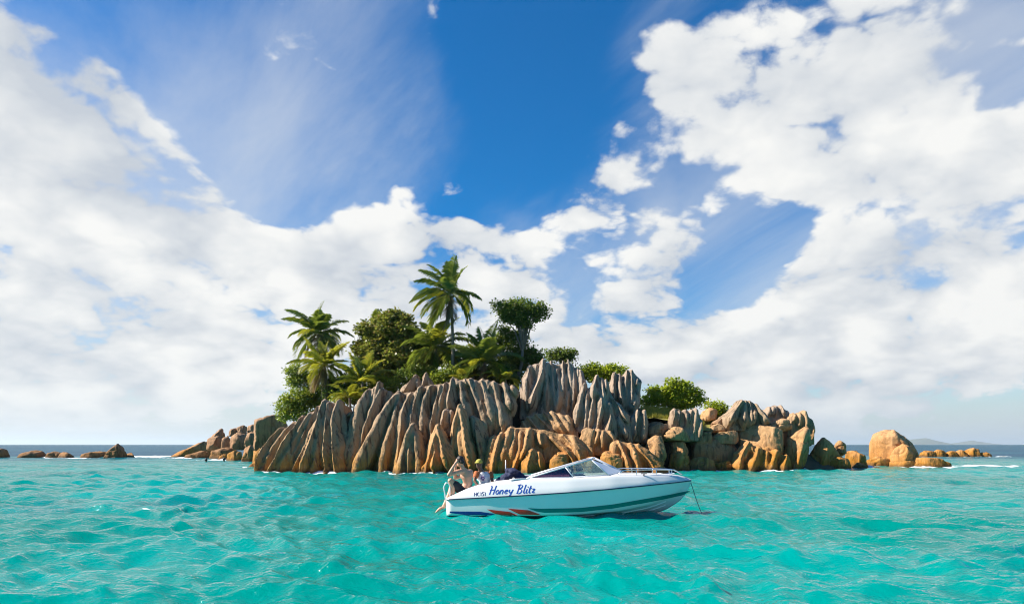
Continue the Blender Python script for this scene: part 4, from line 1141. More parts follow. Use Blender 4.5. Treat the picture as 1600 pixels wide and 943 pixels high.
def grass():
    r = np.random.default_rng(77)
    n = 9000
    px = r.uniform(998, 1100, n); Y = r.uniform(46.0, 50.5, n)
    x = (px - 800) / FPX * Y
    top = np.interp(px, [998, 1020, 1050, 1075, 1100], [633, 630, 634, 640, 648])
    # the shoulder rises from front to back
    z = CAMH + (HOR - top) / FPX * 48.5 - (50.5 - Y) * 0.20 - 0.15
    h = r.uniform(0.12, 0.32, n)
    a = r.uniform(0, 2 * math.pi, n); w = 0.018
    base = np.stack([x, Y, z - 0.1], 1)
    tipv = base + np.stack([r.normal(-0.05, 0.09, n), r.normal(0, 0.09, n), h + 0.1], 1)
    s = np.stack([np.cos(a) * w, np.sin(a) * w, 0 * a], 1)
    V = np.stack([base - s, base + s, tipv], 1).reshape(-1, 3)
    o = mesh_obj('grass', V, np.arange(n * 3).reshape(-1, 3), M['grass'], smooth=False)
    tag(o, 'yellowish grass on the shoulder under the large yellow green bush', 'grass', kind='stuff')
    # the turf it grows from
    xs = np.linspace(990, 1110, 40); ys = np.linspace(45.6, 52, 16)
    V, F = [], []
    for yy in ys:
        for p in xs:
            t = np.interp(p, [998, 1020, 1050, 1075, 1100], [633, 630, 634, 640, 648])
            V.append(((p - 800) / FPX * yy, yy, CAMH + (HOR - t) / FPX * 48.5 - max(0, 50.5 - yy) * 0.20 - 0.2))
    m = len(xs)
    for i in range(len(ys) - 1):
        for j in range(m - 1): F.append((i * m + j, i * m + j + 1, (i + 1) * m + j + 1, (i + 1) * m + j))
    V = np.array(V); V[:, 2] += fbm(V * 0.8, 2) * 0.06
    tag(mesh_obj('ground', V, np.array(F), M['turf']), kind='structure')
M['turf'] = plain('turf', (0.30, 0.27, 0.05), 0.95, var=0.3, scale=4.0, bump=0.4)
grass()

# ------------------------------------------------------------------ the motorboat
M['gel'] = plain('white_gelcoat', (0.70, 0.70, 0.68), 0.22, coat=0.4, var=0.02, scale=3.0)
M['hullpaint'] = plain('hull_gelcoat', (0.88, 0.84, 0.79), 0.25, coat=0.3, var=0.04, scale=2.0)
M['navy'] = plain('navy_trim', (0.012, 0.014, 0.05), 0.4)
M['blue'] = plain('blue_vinyl', (0.004, 0.035, 0.22), 0.35)
M['red'] = plain('red_vinyl', (0.95, 0.035, 0.012), 0.35)
M['teal'] = plain('teal_vinyl', (0.0, 0.19, 0.16), 0.35)
M['ink'] = plain('blue_lettering', (0.006, 0.05, 0.30), 0.4)
M['inkdark'] = plain('dark_lettering', (0.02, 0.03, 0.12), 0.4)
M['steel'] = plain('polished_steel', (0.72, 0.72, 0.72), 0.18, 1.0)
M['alu'] = plain('white_aluminium', (0.72, 0.73, 0.75), 0.3, 0.3)
M['vinyl'] = plain('seat_vinyl', (0.62, 0.60, 0.55), 0.5)
M['canvas'] = plain('navy_canvas', (0.012, 0.018, 0.06), 0.8, bump=0.4)
M['black'] = plain('black_plastic', (0.015, 0.015, 0.017), 0.4)
M['rope'] = plain('rope_fibre', (0.20, 0.19, 0.17), 0.9)


def glass(name, tint, refl):
    m, t, b = new_mat(name)
    t.nodes.remove(b)
    tr = t.nodes.new('ShaderNodeBsdfTransparent'); tr.inputs[0].default_value = (*tint, 1)
    gl = t.nodes.new('ShaderNodeBsdfGlossy'); gl.inputs['Roughness'].default_value = 0.04; gl.inputs[0].default_value = (*refl, 1)
    fr = t.nodes.new('ShaderNodeFresnel'); fr.inputs[0].default_value = 1.5
    f = X(t, fr.outputs[0]) * 1.3 + 0.06
    mx = t.nodes.new('ShaderNodeMixShader'); t.links.new(f.cl().s, mx.inputs[0])
    t.links.new(tr.outputs[0], mx.inputs[1]); t.links.new(gl.outputs[0], mx.inputs[2])
    t.links.new(mx.outputs[0], t.nodes['Material Output'].inputs['Surface'])
    return m
M['glass'] = glass('clear_screen', (0.74, 0.84, 0.80), (0.9, 0.95, 1.0))
M['glass_dark'] = glass('smoked_screen', (0.30, 0.20, 0.26), (0.95, 0.85, 0.95))

BO = np.array([-1.51, 17.2, 0.09]); PSI = R(5.0); BL = 6.02
EX = np.array([math.cos(PSI), -math.sin(PSI), 0.0]); EY = np.array([math.sin(PSI), math.cos(PSI), 0.0])
def B(x, y, z): return BO + EX * x + EY * y + np.array([0, 0, z])
T_ = lambda xs, vs: (lambda x: float(np.interp(x, xs, vs)))
def smoothT(xs, vs):
    gx = np.linspace(xs[0], xs[-1], 400); gv = np.interp(gx, xs, vs)
    k = np.hanning(29); k /= k.sum()
    pv = np.pad(gv, 14, mode='edge'); pv[:14] = 2 * gv[0] - gv[1:15][::-1]; pv[-14:] = 2 * gv[-1] - gv[-15:-1][::-1]
    sv = np.convolve(pv, k, 'valid')
    return lambda x: float(np.interp(x, gx, sv))
hb = smoothT([0, 1, 2, 3, 4, 4.8, 5.4, 5.8, 6.02], [1.0, 1.08, 1.12, 1.10, 0.95, 0.72, 0.45, 0.2, 0.02])
zr = smoothT([0, 1, 2, 3, 4, 5, 6.02], [0.32, 0.385, 0.45, 0.52, 0.60, 0.685, 0.76])
zk = smoothT([0, 4, 4.8, 5.38, 5.76, 5.95, 6.02], [-0.32, -0.27, -0.16, 0.02, 0.27, 0.52, 0.72])
zc = smoothT([0, 3, 4.2, 5.0, 5.5, 6.02], [-0.06, -0.02, 0.07, 0.22, 0.40, 0.735])
zd = smoothT([0, 0.5, 0.85, 1.3, 2.1, 3.2, 4.0, 5.0, 5.6, 5.88, 6.02], [0.35, 0.58, 0.69, 0.78, 0.83, 0.86, 0.90, 0.91, 0.895, 0.84, 0.78])
yc = lambda x: hb(x) * (0.945 - 0.30 * (x / BL) ** 3)
yd = lambda x: max(0.01, hb(x) - 0.03 - 0.30 * max(0, zd(x) - zr(x)) - 0.02)
def y_side(x, z):
    a, b_ = zc(x), zr(x)
    if z >= a: return yc(x) + (hb(x) - yc(x)) * (min(1, (z - a) / max(1e-4, b_ - a))) ** 0.75
    return yc(x) * max(0, (z - zk(x)) / max(1e-4, a - zk(x))) ** 0.9
def y_panel(x, z):
    t = min(1, max(0, (z - zr(x)) / max(1e-4, zd(x) - zr(x))))
    return hb(x) + 0.012 + (yd(x) - hb(x) - 0.012) * t


def skin(profile, stations, closed_ends=True):
    """loft of cross sections, each a list of (y,z)"""
    V, F = [], []
    for x in stations:
        for (y, z) in profile(x): V.append(B(x, y, z))
    m = len(profile(stations[0]))
    for i in range(len(stations) - 1):
        for j in range(m - 1): F.append((i * m + j, (i + 1) * m + j, (i + 1) * m + j + 1, i * m + j + 1))
    if closed_ends:
        F.append(tuple(range(m))); k = (len(stations) - 1) * m; F.append(tuple(reversed(range(k, k + m))))
    return V, F


boat = thing('motorboat', B(3, 0, 0), 'white motorboat with red, blue and teal flashes moored before the islet', 'boat')
def hull_prof(x):
    L = []
    for s in (-1, 1):
        h = []
        for t in np.linspace(0, 1, 7): z = zr(x) + (zc(x) - zr(x)) * t; h.append((s * y_side(x, z), z))
        h.append((s * (yc(x) - 0.035 * min(1, hb(x))), zc(x) - 0.012))
        for t in np.linspace(0.12, 1, 7): z = zc(x) + (zk(x) - zc(x)) * t; h.append((s * y_side(x, z) * 0.97, z))
        L.append(h)
    return L[0] + L[1][::-1][1:]
st = list(np.linspace(0, 5.2, 40)) + list(np.linspace(5.25, 6.0, 26))
V, F = skin(hull_prof, st)
hull = mesh_obj('hull', V, F, M['hullpaint'], boat)
# spray strakes
for zz0 in (0.42, 0.72):
    for s in (-1, 1):
        mb = MB(); P = []
        for x in np.linspace(2.6, 5.35, 24):
            z = zk(x) + (zc(x) - zk(x)) * zz0
            P.append(B(x, s * (y_side(x, z) * 0.97 + 0.006), z))
        mb.tube(P, 0.014, 5); mb.build('strake', M['hullpaint'], boat)
CK0, CK1 = 0.80, 3.35
def deck_prof_half(x, open_):
    e, zz = yd(x), zd(x)
    rr_ = [(hb(x) + 0.012, zr(x) + 0.0), (hb(x) + 0.012, zr(x) + 0.03)]
    for t in (0.35, 0.7, 0.93): rr_.append((y_panel(x, zr(x) + 0.03 + (zz - zr(x) - 0.03) * t) + 0.012 * math.sin(math.pi * t), zr(x) + 0.03 + (zz - zr(x) - 0.03) * t))
    rr_.append((e - 0.02, zz + 0.008)); 
    inn = max(0.0, e - 0.17)
    if open_: rr_ += [(inn, zz + 0.012), (inn - 0.02, zz - 0.02), (inn - 0.05, 0.10), (inn * 0.5, 0.08), (0, 0.08)]
    else:
        cam_ = 0.055 * min(1, e) if x > 2 else 0.012
        rr_ += [(inn, zz + 0.012 + cam_ * 0.3), (inn * 0.85, zz + 0.012 + cam_ * 0.5), (inn * 0.6, zz + 0.012 + cam_ * 0.8), (inn * 0.3, zz + 0.012 + cam_ * 0.95), (0, zz + 0.012 + cam_)]
    return rr_
def deck_prof(x, open_):
    h = deck_prof_half(x, open_)
    return [(-y, z) for y, z in h] + h[::-1][1:]
sts = [(x, False) for x in np.linspace(0, CK0, 10)] + [(x, True) for x in np.linspace(CK0 + 0.03, CK1, 24)] + [(x, False) for x in np.linspace(CK1 + 0.02, 6.0, 34)]
V, F = [], []
for x, o_ in sts:
    for (y, z) in deck_prof(x, o_): V.append(B(x, y, z))
m_ = len(deck_prof(1.0, True))
for i in range(len(sts) - 1):
    for j in range(m_ - 1): F.append((i * m_ + j, (i + 1) * m_ + j, (i + 1) * m_ + j + 1, i * m_ + j + 1))
F.append(tuple(range(m_)))
deck = mesh_obj('deck', V, F, M['gel'], boat)
for s in (-1, 1):
    mb = MB(); mb.tube([B(x, s * (hb(x) + 0.015), zr(x) + 0.004) for x in np.linspace(0, 6.0, 60)], 0.014, 6); mb.build('rub_rail', M['navy'], boat)


def zoomp(zx, zy): return 660 + 0.3 * zx, 700 + 0.3 * zy
def xz(zx, zy):
    px, py = zoomp(zx, zy)
    x = (px - 697) / 62.9
    Yn = 16.2 - 0.087 * x + 0.9 * (x / BL) ** 4
    return x, CAMH - (py - HOR) * Yn / FPX - BO[2]


def decal(name, top, bot, mat, fn, n=30, off=0.006):
    tp, bt = [xz(*p) for p in top], [xz(*p) for p in bot]
    x0, x1 = tp[0][0], tp[-1][0]
    V, F = [], []
    rows = 5
    for x in np.linspace(x0, x1, n):
        a = np.interp(x, [p[0] for p in tp], [p[1] for p in tp]); b_ = np.interp(x, [p[0] for p in bt], [p[1] for p in bt])
        for t in np.linspace(0, 1, rows):
            z = a + (b_ - a) * t; V.append(B(x, -(fn(x, z) + off), z))
    for i in range(n - 1):
        for j in range(rows - 1): F.append((i * rows + j, (i + 1) * rows + j, (i + 1) * rows + j + 1, i * rows + j + 1))
    return mesh_obj(name, V, F, mat, boat)
decal('stripe', [(540, 308), (600, 312), (800, 308), (967, 290), (1133, 262), (1375, 222)], [(540, 308), (580, 325), (620, 333), (800, 330), (967, 312), (1133, 284), (1340, 246), (1375, 226)], M['teal'], y_side, 60)
decal('stripe', [(140, 328), (300, 328), (370, 340), (405, 356)], [(140, 336), (250, 350), (405, 357)], M['blue'], y_side)
decal('stripe', [(335, 316), (450, 329), (500, 354)], [(335, 317), (395, 351), (500, 355)], M['red'], y_side, off=0.010)
decal('stripe', [(440, 311), (545, 320), (606, 344)], [(440, 312), (500, 342), (606, 345)], M['red'], y_side, off=0.013)

GLY = {'H': (.60, [[(.0, .92), (.12, 1.0), (.06, 0.0)], [(.50, 1.02), (.42, 0.0)], [(-.02, .48), (.52, .55)]]),
       'o': (.42, [[(.22, .5), (.06, .4), (.03, .2), (.14, .0), (.28, .08), (.34, .3), (.24, .5)]]),
       'n': (.44, [[(.06, .5), (.03, 0)], [(.04, .34), (.18, .5), (.31, .44), (.29, .0)]]),
       'e': (.42, [[(.04, .24), (.32, .32), (.28, .5), (.12, .46), (.03, .22), (.12, .02), (.34, .1)]]),
       'y': (.46, [[(.05, .5), (.06, .18), (.18, .08), (.32, .25)], [(.38, .5), (.30, .0), (.16, -.32), (.0, -.26)]]),
       'B': (.62, [[(.14, 1.0), (.08, .0)], [(-.04, .9), (.2, 1.05), (.45, .92), (.38, .62), (.12, .53), (.45, .45), (.48, .15), (.26, -.03), (.0, .06)]]),
       'l': (.26, [[(.12, 1.0), (.05, .1), (.12, .0), (.22, .1)]]),
       'i': (.24, [[(.08, .5), (.04, .08), (.1, .0), (.2, .1)], [(.1, .68), (.12, .78)]]),
       't': (.32, [[(.14, .85), (.07, .1), (.14, .0), (.24, .1)], [(-.02, .52), (.28, .56)]]),
       'z': (.42, [[(.02, .46), (.32, .5), (.04, .03), (.36, .06)]]),
       'C': (.62, [[(.5, .85), (.3, 1.0), (.08, .8), (.05, .3), (.2, .0), (.5, .12)]]),
       '1': (.34, [[(.02, .8), (.18, 1.0), (.18, .0)]]),
       '5': (.56, [[(.45, 1.0), (.1, 1.0), (.08, .6), (.34, .62), (.44, .35), (.34, .02), (.04, .06)]]),
       ' ': (.34, [])}
GLYH = {'H': (.62, [[(.05, 1.0), (.05, 0.0)], [(.48, 1.0), (.48, 0.0)], [(.05, .5), (.48, .5)]])}
def y_deck(x, z):
    pr = deck_prof_half(x, True)[1:6]
    return float(np.interp(z, [q[1] for q in pr], [q[0] for q in pr]))
def lettering(text, x0, x1, zb0, zb1, h, shear, nib, mat, table):
    tot = sum(table.get(c, GLY[c])[0] for c in text)
    V, F = [], []
    cx = 0.0
    sc = (x1 - x0) / tot
    for c in text:
        w, strokes = table.get(c, GLY[c])
        for s in strokes:
            s = np.array(s, float)
            t = np.linspace(0, len(s) - 1, (len(s) - 1) * 5 + 1)
            q = np.stack([np.interp(t, range(len(s)), s[:, 0]), np.interp(t, range(len(s)), s[:, 1])], 1)
            for _ in range(3): q[1:-1] = (q[:-2] + 2 * q[1:-1] + q[2:]) / 4
            k = len(V)
            tg = np.gradient(q, axis=0); tg /= np.linalg.norm(tg, axis=1)[:, None] + 1e-9
            for (u, v), (tu, tv) in zip(q, tg):
                wd = abs(-tv * 0.74 + tu * -0.67) * 0.6 + 0.45
                for sg in (-1, 1):
                    uu, vv = u - sg * tv * nib[0] * 1.25 * wd + v * shear, v + sg * tu * nib[1] * 1.25 * wd
                    x = x0 + (cx + uu) * sc; z = zb0 + (zb1 - zb0) * (x - x0) / (x1 - x0) + vv * h
                    V.append(B(x, -(y_deck(x, z) + 0.006), z))
            for i in range(len(q) - 1): F.append((k + 2 * i, k + 2 * i + 2, k + 2 * i + 3, k + 2 * i + 1))
        cx += w
    return mesh_obj('lettering', V, F, mat, boat, smooth=False)
lettering('Honey Blitz', 1.05, 2.17, 0.460, 0.512, 0.20, 0.20, (0.048, 0.045), M['ink'], {})
lettering('HC151', 0.69, 0.98, 0.42, 0.435, 0.085, 0.0, (0.060, 0.060), M['inkdark'], GLYH)

# windscreen
WA, WB, WC = (1.95, -0.93, zd(1.95) + 0.02), (3.92, -yd(3.92) * 0.90, zd(3.92) + 0.03), (3.50, -0.68, 1.30)
WT, WD = (3.58, 0.0, 1.33), (4.30, 0.0, zd(4.3) + 0.075)
lp = lambda a, b_, t: tuple(np.array(a) * (1 - t) + np.array(b_) * t)
def mir(p): return (p[0], -p[1], p[2])
P1t = lp(WA, WC, 0.60); P1b = (lp(WA, WB, 0.57)[0], lp(WA, WB, 0.57)[1] - 0.03, zd(3.07) + 0.02)
def pane(pts, mat, lab=None):
    P = np.array([B(*p) for p in pts]); n_ = np.cross(P[1] - P[0], P[2] - P[0]); n_ /= np.linalg.norm(n_)
    k = len(P); V = np.concatenate([P - n_ * 0.003, P + n_ * 0.003])
    F = [tuple(range(k)), tuple(reversed(range(k, 2 * k)))] + [(i, (i + 1) % k, k + (i + 1) % k, k + i) for i in range(k)]
    return mesh_obj('pane', V, F, mat, boat, smooth=False)
for f_ in (lambda p: p, mir):
    pane([f_(WA), f_(P1b), f_(P1t)], M['glass_dark']); pane([f_(P1b), f_(WB), f_(WC), f_(P1t)], M['glass'])
    pane([f_(WB), f_(WD), f_(WT), f_(WC)], M['glass'])
    for a, b_, r_ in ((WA, WC, 0.020), (WA, P1b, 0.014), (P1b, WB, 0.014), (P1b, P1t, 0.016), (WB, WC, 0.014), (WC, WT, 0.020), (WB, WD, 0.014)):
        mb = MB(); mb.tube([B(*f_(a)), B(*f_(b_))], r_, 7, 0.3); mb.build('screen_frame', M['alu'], boat)
    # rearward extension of the top frame
    mb = MB(); mb.tube([B(*f_((1.55, -0.95, zd(1.55) + 0.02))), B(*f_(WA))], 0.016, 7); mb.build('screen_frame', M['alu'], boat)
mb = MB(); mb.tube([B(*WT), B(*WD)], 0.026, 7, 0.3); mb.build('screen_frame', M['alu'], boat)
# bow rail
for s in (-1, 1):
    xs = np.linspace(4.15, 5.78, 16)
    P = [B(x, s * max(0.03, yd(x) - 0.07), zd(x) + 0.03 + 0.11 * min(1, (x - 4.15) / 0.15 + 0.15) * min(1, (5.84 - x) / 0.25)) for x in xs]
    mb = MB(); mb.tube(P, 0.013, 7); mb.build('bow_rail', M['steel'], boat)
    for x in (4.6, 5.1, 5.5):
        mb = MB(); mb.tube([B(x, s * (yd(x) - 0.07), zd(x) + 0.0), B(x, s * (yd(x) - 0.07), zd(x) + 0.135)], 0.010, 6); mb.build('stanchion', M['steel'], boat)
for (x, s) in ((4.78, -1), (4.78, 1), (1.2, 1)):
    mb = MB(); mb.tube([B(x - 0.07, s * (yd(x) + 0.0), zd(x) + 0.05), B(x + 0.07, s * (yd(x)), zd(x) + 0.05)], 0.012, 6); mb.tube([B(x, s * yd(x), zd(x) - 0.01), B(x, s * yd(x), zd(x) + 0.05)], 0.014, 6); mb.build('cleat', M['black'], boat)
# grab rail at the stern
mb = MB(); mb.tube([B(-0.02, -0.80, 0.18), B(-0.06, -0.80, 0.36), B(-0.10, -0.80, 0.62), B(-0.05, -0.80, 0.72), B(0.02, -0.80, 0.72), B(0.06, -0.80, 0.62), B(0.05, -0.80, 0.42)], 0.015, 7); mb.build('grab_rail', M['alu'], boat)
# light pole
mb = MB(); mb.tube([B(1.30, 0.55, 0.72), B(1.30, 0.55, 1.24)], 0.014, 7); mb.build('light_pole', M['alu'], boat)
# seats, dash and wheel
for (x, y) in ((2.35, -0.42), (2.35, 0.42)):
    mb = MB(); mb.box(B(x, y, 0.30), (0.24, 0.22, 0.20)); mb.box(B(x - 0.22, y, 0.56), (0.06, 0.22, 0.22)); o = mb.build('seat', M['vinyl'], boat, smooth=False)
    bv_ = o.modifiers.new('round', 'BEVEL'); bv_.width = 0.04; bv_.segments = 3
mb = MB(); mb.box(B(1.05, 0, 0.30), (0.22, 0.75, 0.20)); mb.box(B(0.86, 0, 0.52), (0.05, 0.75, 0.16)); o = mb.build('stern_bench', M['vinyl'], boat, smooth=False)
bv_ = o.modifiers.new('round', 'BEVEL'); bv_.width = 0.04; bv_.segments = 3
mb = MB(); mb.box(B(3.22, -0.40, 0.82), (0.12, 0.30, 0.10)); mb.build('dashboard', M['black'], boat, smooth=False)
mb = MB(); P = []
for a in np.linspace(0, 2 * math.pi, 22): P.append(B(3.0 + 0.06 * math.sin(a), -0.42 + 0.17 * math.cos(a), 0.90 + 0.16 * math.sin(a)))
mb.tube(P, 0.016, 6); 
for a in (0.5, 2.6, 4.7): mb.tube([B(3.02, -0.42, 0.90), B(3.0 + 0.06 * math.sin(a), -0.42 + 0.17 * math.cos(a), 0.90 + 0.16 * math.sin(a))], 0.010, 5)
mb.tube([B(3.02, -0.42, 0.90), B(3.2, -0.42, 0.84)], 0.02, 6)
mb.build('steering_wheel', M['black'], boat)
# navy canvas heaped on the far gunwale
r_ = np.random.default_rng(5)
mb = MB()
for i in range(12):
    t = i / 11.0
    mb.ball(B(1.22 + 0.62 * t, 0.20 + 0.12 * r_.normal(), 0.72 + 0.20 * math.sin(math.pi * min(1, t * 1.1)) * r_.uniform(0.6, 1.2) + 0.06 * t), (0.15, 0.16, 0.075), 10)
mb.box(B(1.5, 0.2, 0.64), (0.36, 0.14, 0.12))
V, F, N = fuse(mb.V, mb.F, 0.025, 4)
V = V + N * (fbm(V * 7.0, 3) * 0.03)[:, None]
o = mesh_obj('canvas_cover', V, F, M['canvas'], loc=B(1.5, 0.2, 0.55)); tag(o, 'crumpled navy canvas cover heaped in the cockpit behind the smoked pane', 'cover')
# mooring line
a_, b_ = B(6.0, 0, 0.72), at(1108, 806, 16.0); b_[2] = -0.25
P = [a_ + (b_ - a_) * t + np.array([0, 0, -0.10 * math.sin(math.pi * t)]) for t in np.linspace(0, 1, 14)]
mb = MB(); mb.tube(P, 0.009, 6); tag(mb.build('mooring_rope', M['rope'], loc=tuple(b_)), 'thin mooring rope running from the bow into the water', 'rope')

# ------------------------------------------------------------------ people
def skin_mat(name, col):
    m, t, b = new_mat(name)
    g = t.nodes.new('ShaderNodeNewGeometry'); f = noise(t, X(t, g.outputs['Position']), 9.0, 3.0, 0.5)
    t.links.new(mixc(t, f, tuple(c * 0.85 for c in col), tuple(min(1, c * 1.1) for c in col)).s, b.inputs['Base Color'])
    b.inputs['Roughness'].default_value = 0.5; b.inputs['Subsurface Weight'].default_value = 0.0
    return m
M['skin_fair'] = skin_mat('fair_skin', (0.58, 0.31, 0.20)); M['skin_dark'] = skin_mat('dark_skin', (0.13, 0.065, 0.038))
M['hair'] = plain('dark_hair', (0.025, 0.014, 0.009), 0.6, var=0.3, scale=60); M['shorts'] = plain('black_shorts', (0.022, 0.022, 0.028), 0.85, bump=0.3)
M['jersey'] = plain('white_jersey', (0.72, 0.70, 0.70), 0.85, bump=0.2); M['orange_cloth'] = plain('orange_cloth', (0.45, 0.13, 0.04), 0.85)
M['cap'] = plain('olive_yellow_cap', (0.42, 0.36, 0.06), 0.85); M['purple_cloth'] = plain('purple_print', (0.14, 0.06, 0.25), 0.85)


def limb(mb, pts, rad, n=10): 
    P = np.array(pts, float); out, rr_ = [], []
    for i in range(len(P) - 1):
        for s in np.linspace(0, 1, 5)[: 5 if i == len(P) - 2 else 4]:
            out.append(P[i] * (1 - s) + P[i + 1] * s); rr_.append(rad[i] * (1 - s) + rad[i + 1] * s)
    out = np.array(out); sm = out.copy()
    sm[1:-1] = (out[:-2] + 2 * out[1:-1] + out[2:]) / 4
    mb.tube(sm, rr_, n, 0.7)


def frame(f, up=(0, 0, 1)):
    f = np.array(f, float); f /= np.linalg.norm(f); s = np.cross(f, up); s /= np.linalg.norm(s); u = np.cross(s, f)
    return np.stack([f, -s, u], 1)          # columns: forward, left, up


def head(mb, c, fwd, up=(0, 0, 1), k=1.0):
    Rm = frame(fwd, up)
    L = lambda v: np.array(c) + Rm @ (np.array(v) * k)
    mb.ball(L((0, 0, 0.02)), np.array((0.098, 0.077, 0.105)) * k, 14, Rm)
    mb.ball(L((0.035, 0, -0.055)), np.array((0.062, 0.055, 0.065)) * k, 12, Rm)         # jaw
    mb.ball(L((0.105, 0, -0.012)), np.array((0.020, 0.014, 0.024)) * k, 8, Rm)          # nose
    mb.ball(L((0.090, 0, -0.062)), np.array((0.014, 0.026, 0.010)) * k, 8, Rm)          # mouth
    mb.ball(L((0.088, 0, 0.030)), np.array((0.014, 0.052, 0.010)) * k, 8, Rm)           # brow
    for s in (-1, 1): mb.ball(L((-0.005, s * 0.078, -0.005)), np.array((0.020, 0.012, 0.030)) * k, 8, Rm)   # ears
    return L, Rm


def hand(mb, wrist, palm_dir, side, curl=0.5, k=1.0):
    d = np.array(palm_dir, float); d /= np.linalg.norm(d); s = np.array(side, float); s -= d * np.dot(s, d); s /= np.linalg.norm(s); nrm = np.cross(d, s)
    w = np.array(wrist, float)
    mb.tube([w, w + d * 0.04 * k, w + d * 0.085 * k], np.array([0.026, 0.036, 0.036]) * k, 9)
    for i, (o_, l) in enumerate(((-0.030, 0.072), (-0.010, 0.082), (0.011, 0.076), (0.031, 0.060))):
        b0 = w + d * 0.085 * k + s * o_ * k
        d2 = d * math.cos(curl) + nrm * math.sin(curl); d3 = d * math.cos(curl * 2) + nrm * math.sin(curl * 2)
        mb.tube([b0 - d * 0.02 * k, b0 + d2 * l * 0.5 * k, b0 + d2 * l * 0.5 * k + d3 * l * 0.5 * k], np.array([0.0105, 0.0095, 0.0085]) * k, 7)
    b0 = w + d * 0.03 * k - s * 0.03 * k
    mb.tube([b0, b0 - s * 0.03 * k + d * 0.03 * k, b0 - s * 0.035 * k + d * 0.065 * k + nrm * 0.01], np.array([0.014, 0.012, 0.010]) * k, 7)


def build_bather():
    p = lambda px, py, Y: at(px, py, Y)
    seat = p(726, 768, 16.75)
    root = thing('person', (seat[0], seat[1], seat[2] - 0.1), 'bare backed person in black shorts sitting on the stern, one foot dangling to the water', 'person')
    pel, sp, ch, nk = p(727, 765, 16.75), p(731, 754, 16.75), p(729, 742, 16.70), p(724, 731.5, 16.62)
    mb = MB()
    for c, rr_ in ((pel, (0.165, 0.14, 0.11)), (sp, (0.125, 0.115, 0.13)), (ch, (0.165, 0.12, 0.15))): mb.ball(c, rr_, 14)
    limb(mb, [pel, sp, ch, nk], [0.13, 0.115, 0.14, 0.06], 14)
    hc = p(718.5, 720.5, 16.55)
    limb(mb, [nk + (0, 0, -0.04), hc + (0.02, 0.02, -0.05)], [0.062, 0.055])
    Lh, Rm = head(mb, hc, (-0.72, 0.55, -0.25), k=1.06)
    shL, shR = p(717, 736, 16.50), p(737, 736, 16.86)
    elL, haL = p(700.5, 742, 16.32), p(711, 724, 16.40)
    limb(mb, [ch + (0, 0, 0.07), shL, (shL + elL) / 2, elL], [0.075, 0.066, 0.052, 0.042]); limb(mb, [elL, (elL + haL) / 2, haL], [0.044, 0.042, 0.028])
    hand(mb, haL, (hc - haL) + np.array([-0.03, 0, 0.05]), (0.1, 1, 0.1), 0.5)
    elR, haR = p(711, 747, 17.05), p(712, 726, 16.85)
    limb(mb, [ch + (0, 0, 0.07), shR, (shR + elR) / 2, elR], [0.075, 0.066, 0.052, 0.042]); limb(mb, [elR, (elR + haR) / 2, haR], [0.044, 0.042, 0.028])
    hand(mb, haR, (hc - haR) + np.array([-0.03, 0, 0.03]), (0.1, 1, 0.1), 0.5)
    hL, hR = p(721, 767, 16.60), p(728, 767, 16.92)
    kL, aL = p(702.5, 749, 16.40), p(709, 773, 16.46)
    limb(mb, [hL, (hL + kL) / 2 + (0, 0, 0.01), kL], [0.10, 0.082, 0.060]); limb(mb, [kL, (kL * 0.6 + aL * 0.4) + (0.03, 0, 0), aL], [0.058, 0.056, 0.036])
    kR, aR = p(706, 757, 16.75), p(693, 790, 16.55)
    limb(mb, [hR, (hR + kR) / 2 + (0, 0, 0.02), kR], [0.10, 0.082, 0.060]); limb(mb, [kR, (kR * 0.6 + aR * 0.4) + (0.03, 0, 0), aR], [0.058, 0.056, 0.036])
    for a, t in ((aL, p(702, 777, 16.40)), (aR, p(682, 799, 16.50))):
        limb(mb, [a + (0.03, 0, -0.02), (a + t) / 2 + (0, 0, 0.01), t], [0.040, 0.040, 0.026])
        for q in range(5): mb.ball(t + np.array([-0.02 + 0.006 * abs(q - 1), (q - 2) * 0.016, -0.008]), (0.022, 0.010, 0.012), 7)
    V, F, N = fuse(mb.V, mb.F, 0.0125, 3); mesh_obj('body', V, F, M['skin_fair'], root)
    mb = MB(); mb.ball(pel + (0, 0, -0.01), (0.185, 0.165, 0.11), 14)
    limb(mb, [hL, (hL + kL) / 2 + (0, 0, 0.01), hL * 0.25 + kL * 0.75], [0.125, 0.112, 0.088]); limb(mb, [hR, (hR + kR) / 2 + (0, 0, 0.02), hR * 0.25 + kR * 0.75], [0.125, 0.112, 0.088])
    V, F, N = fuse(mb.V, mb.F, 0.014, 2); V = V + N * (fbm(V * 12, 2) * 0.008)[:, None]; mesh_obj('shorts', V, F, M['shorts'], root)
    mb = MB(); mb.ball(Lh((-0.022, 0, 0.035)), np.array((0.098, 0.086, 0.102)) * 1.06, 14, Rm); mb.ball(Lh((-0.07, 0, -0.02)), (0.055, 0.07, 0.06), 10, Rm)
    limb(mb, [Lh((-0.09, 0, -0.03)), Lh((-0.12, 0, -0.08)), Lh((-0.125, 0, -0.14))], [0.035, 0.030, 0.012])
    V, F, N = fuse(mb.V, mb.F, 0.013, 2); V = V + N * (fbm(V * 40, 2) * 0.006)[:, None]; mesh_obj('hair', V, F, M['hair'], root)
build_bather()


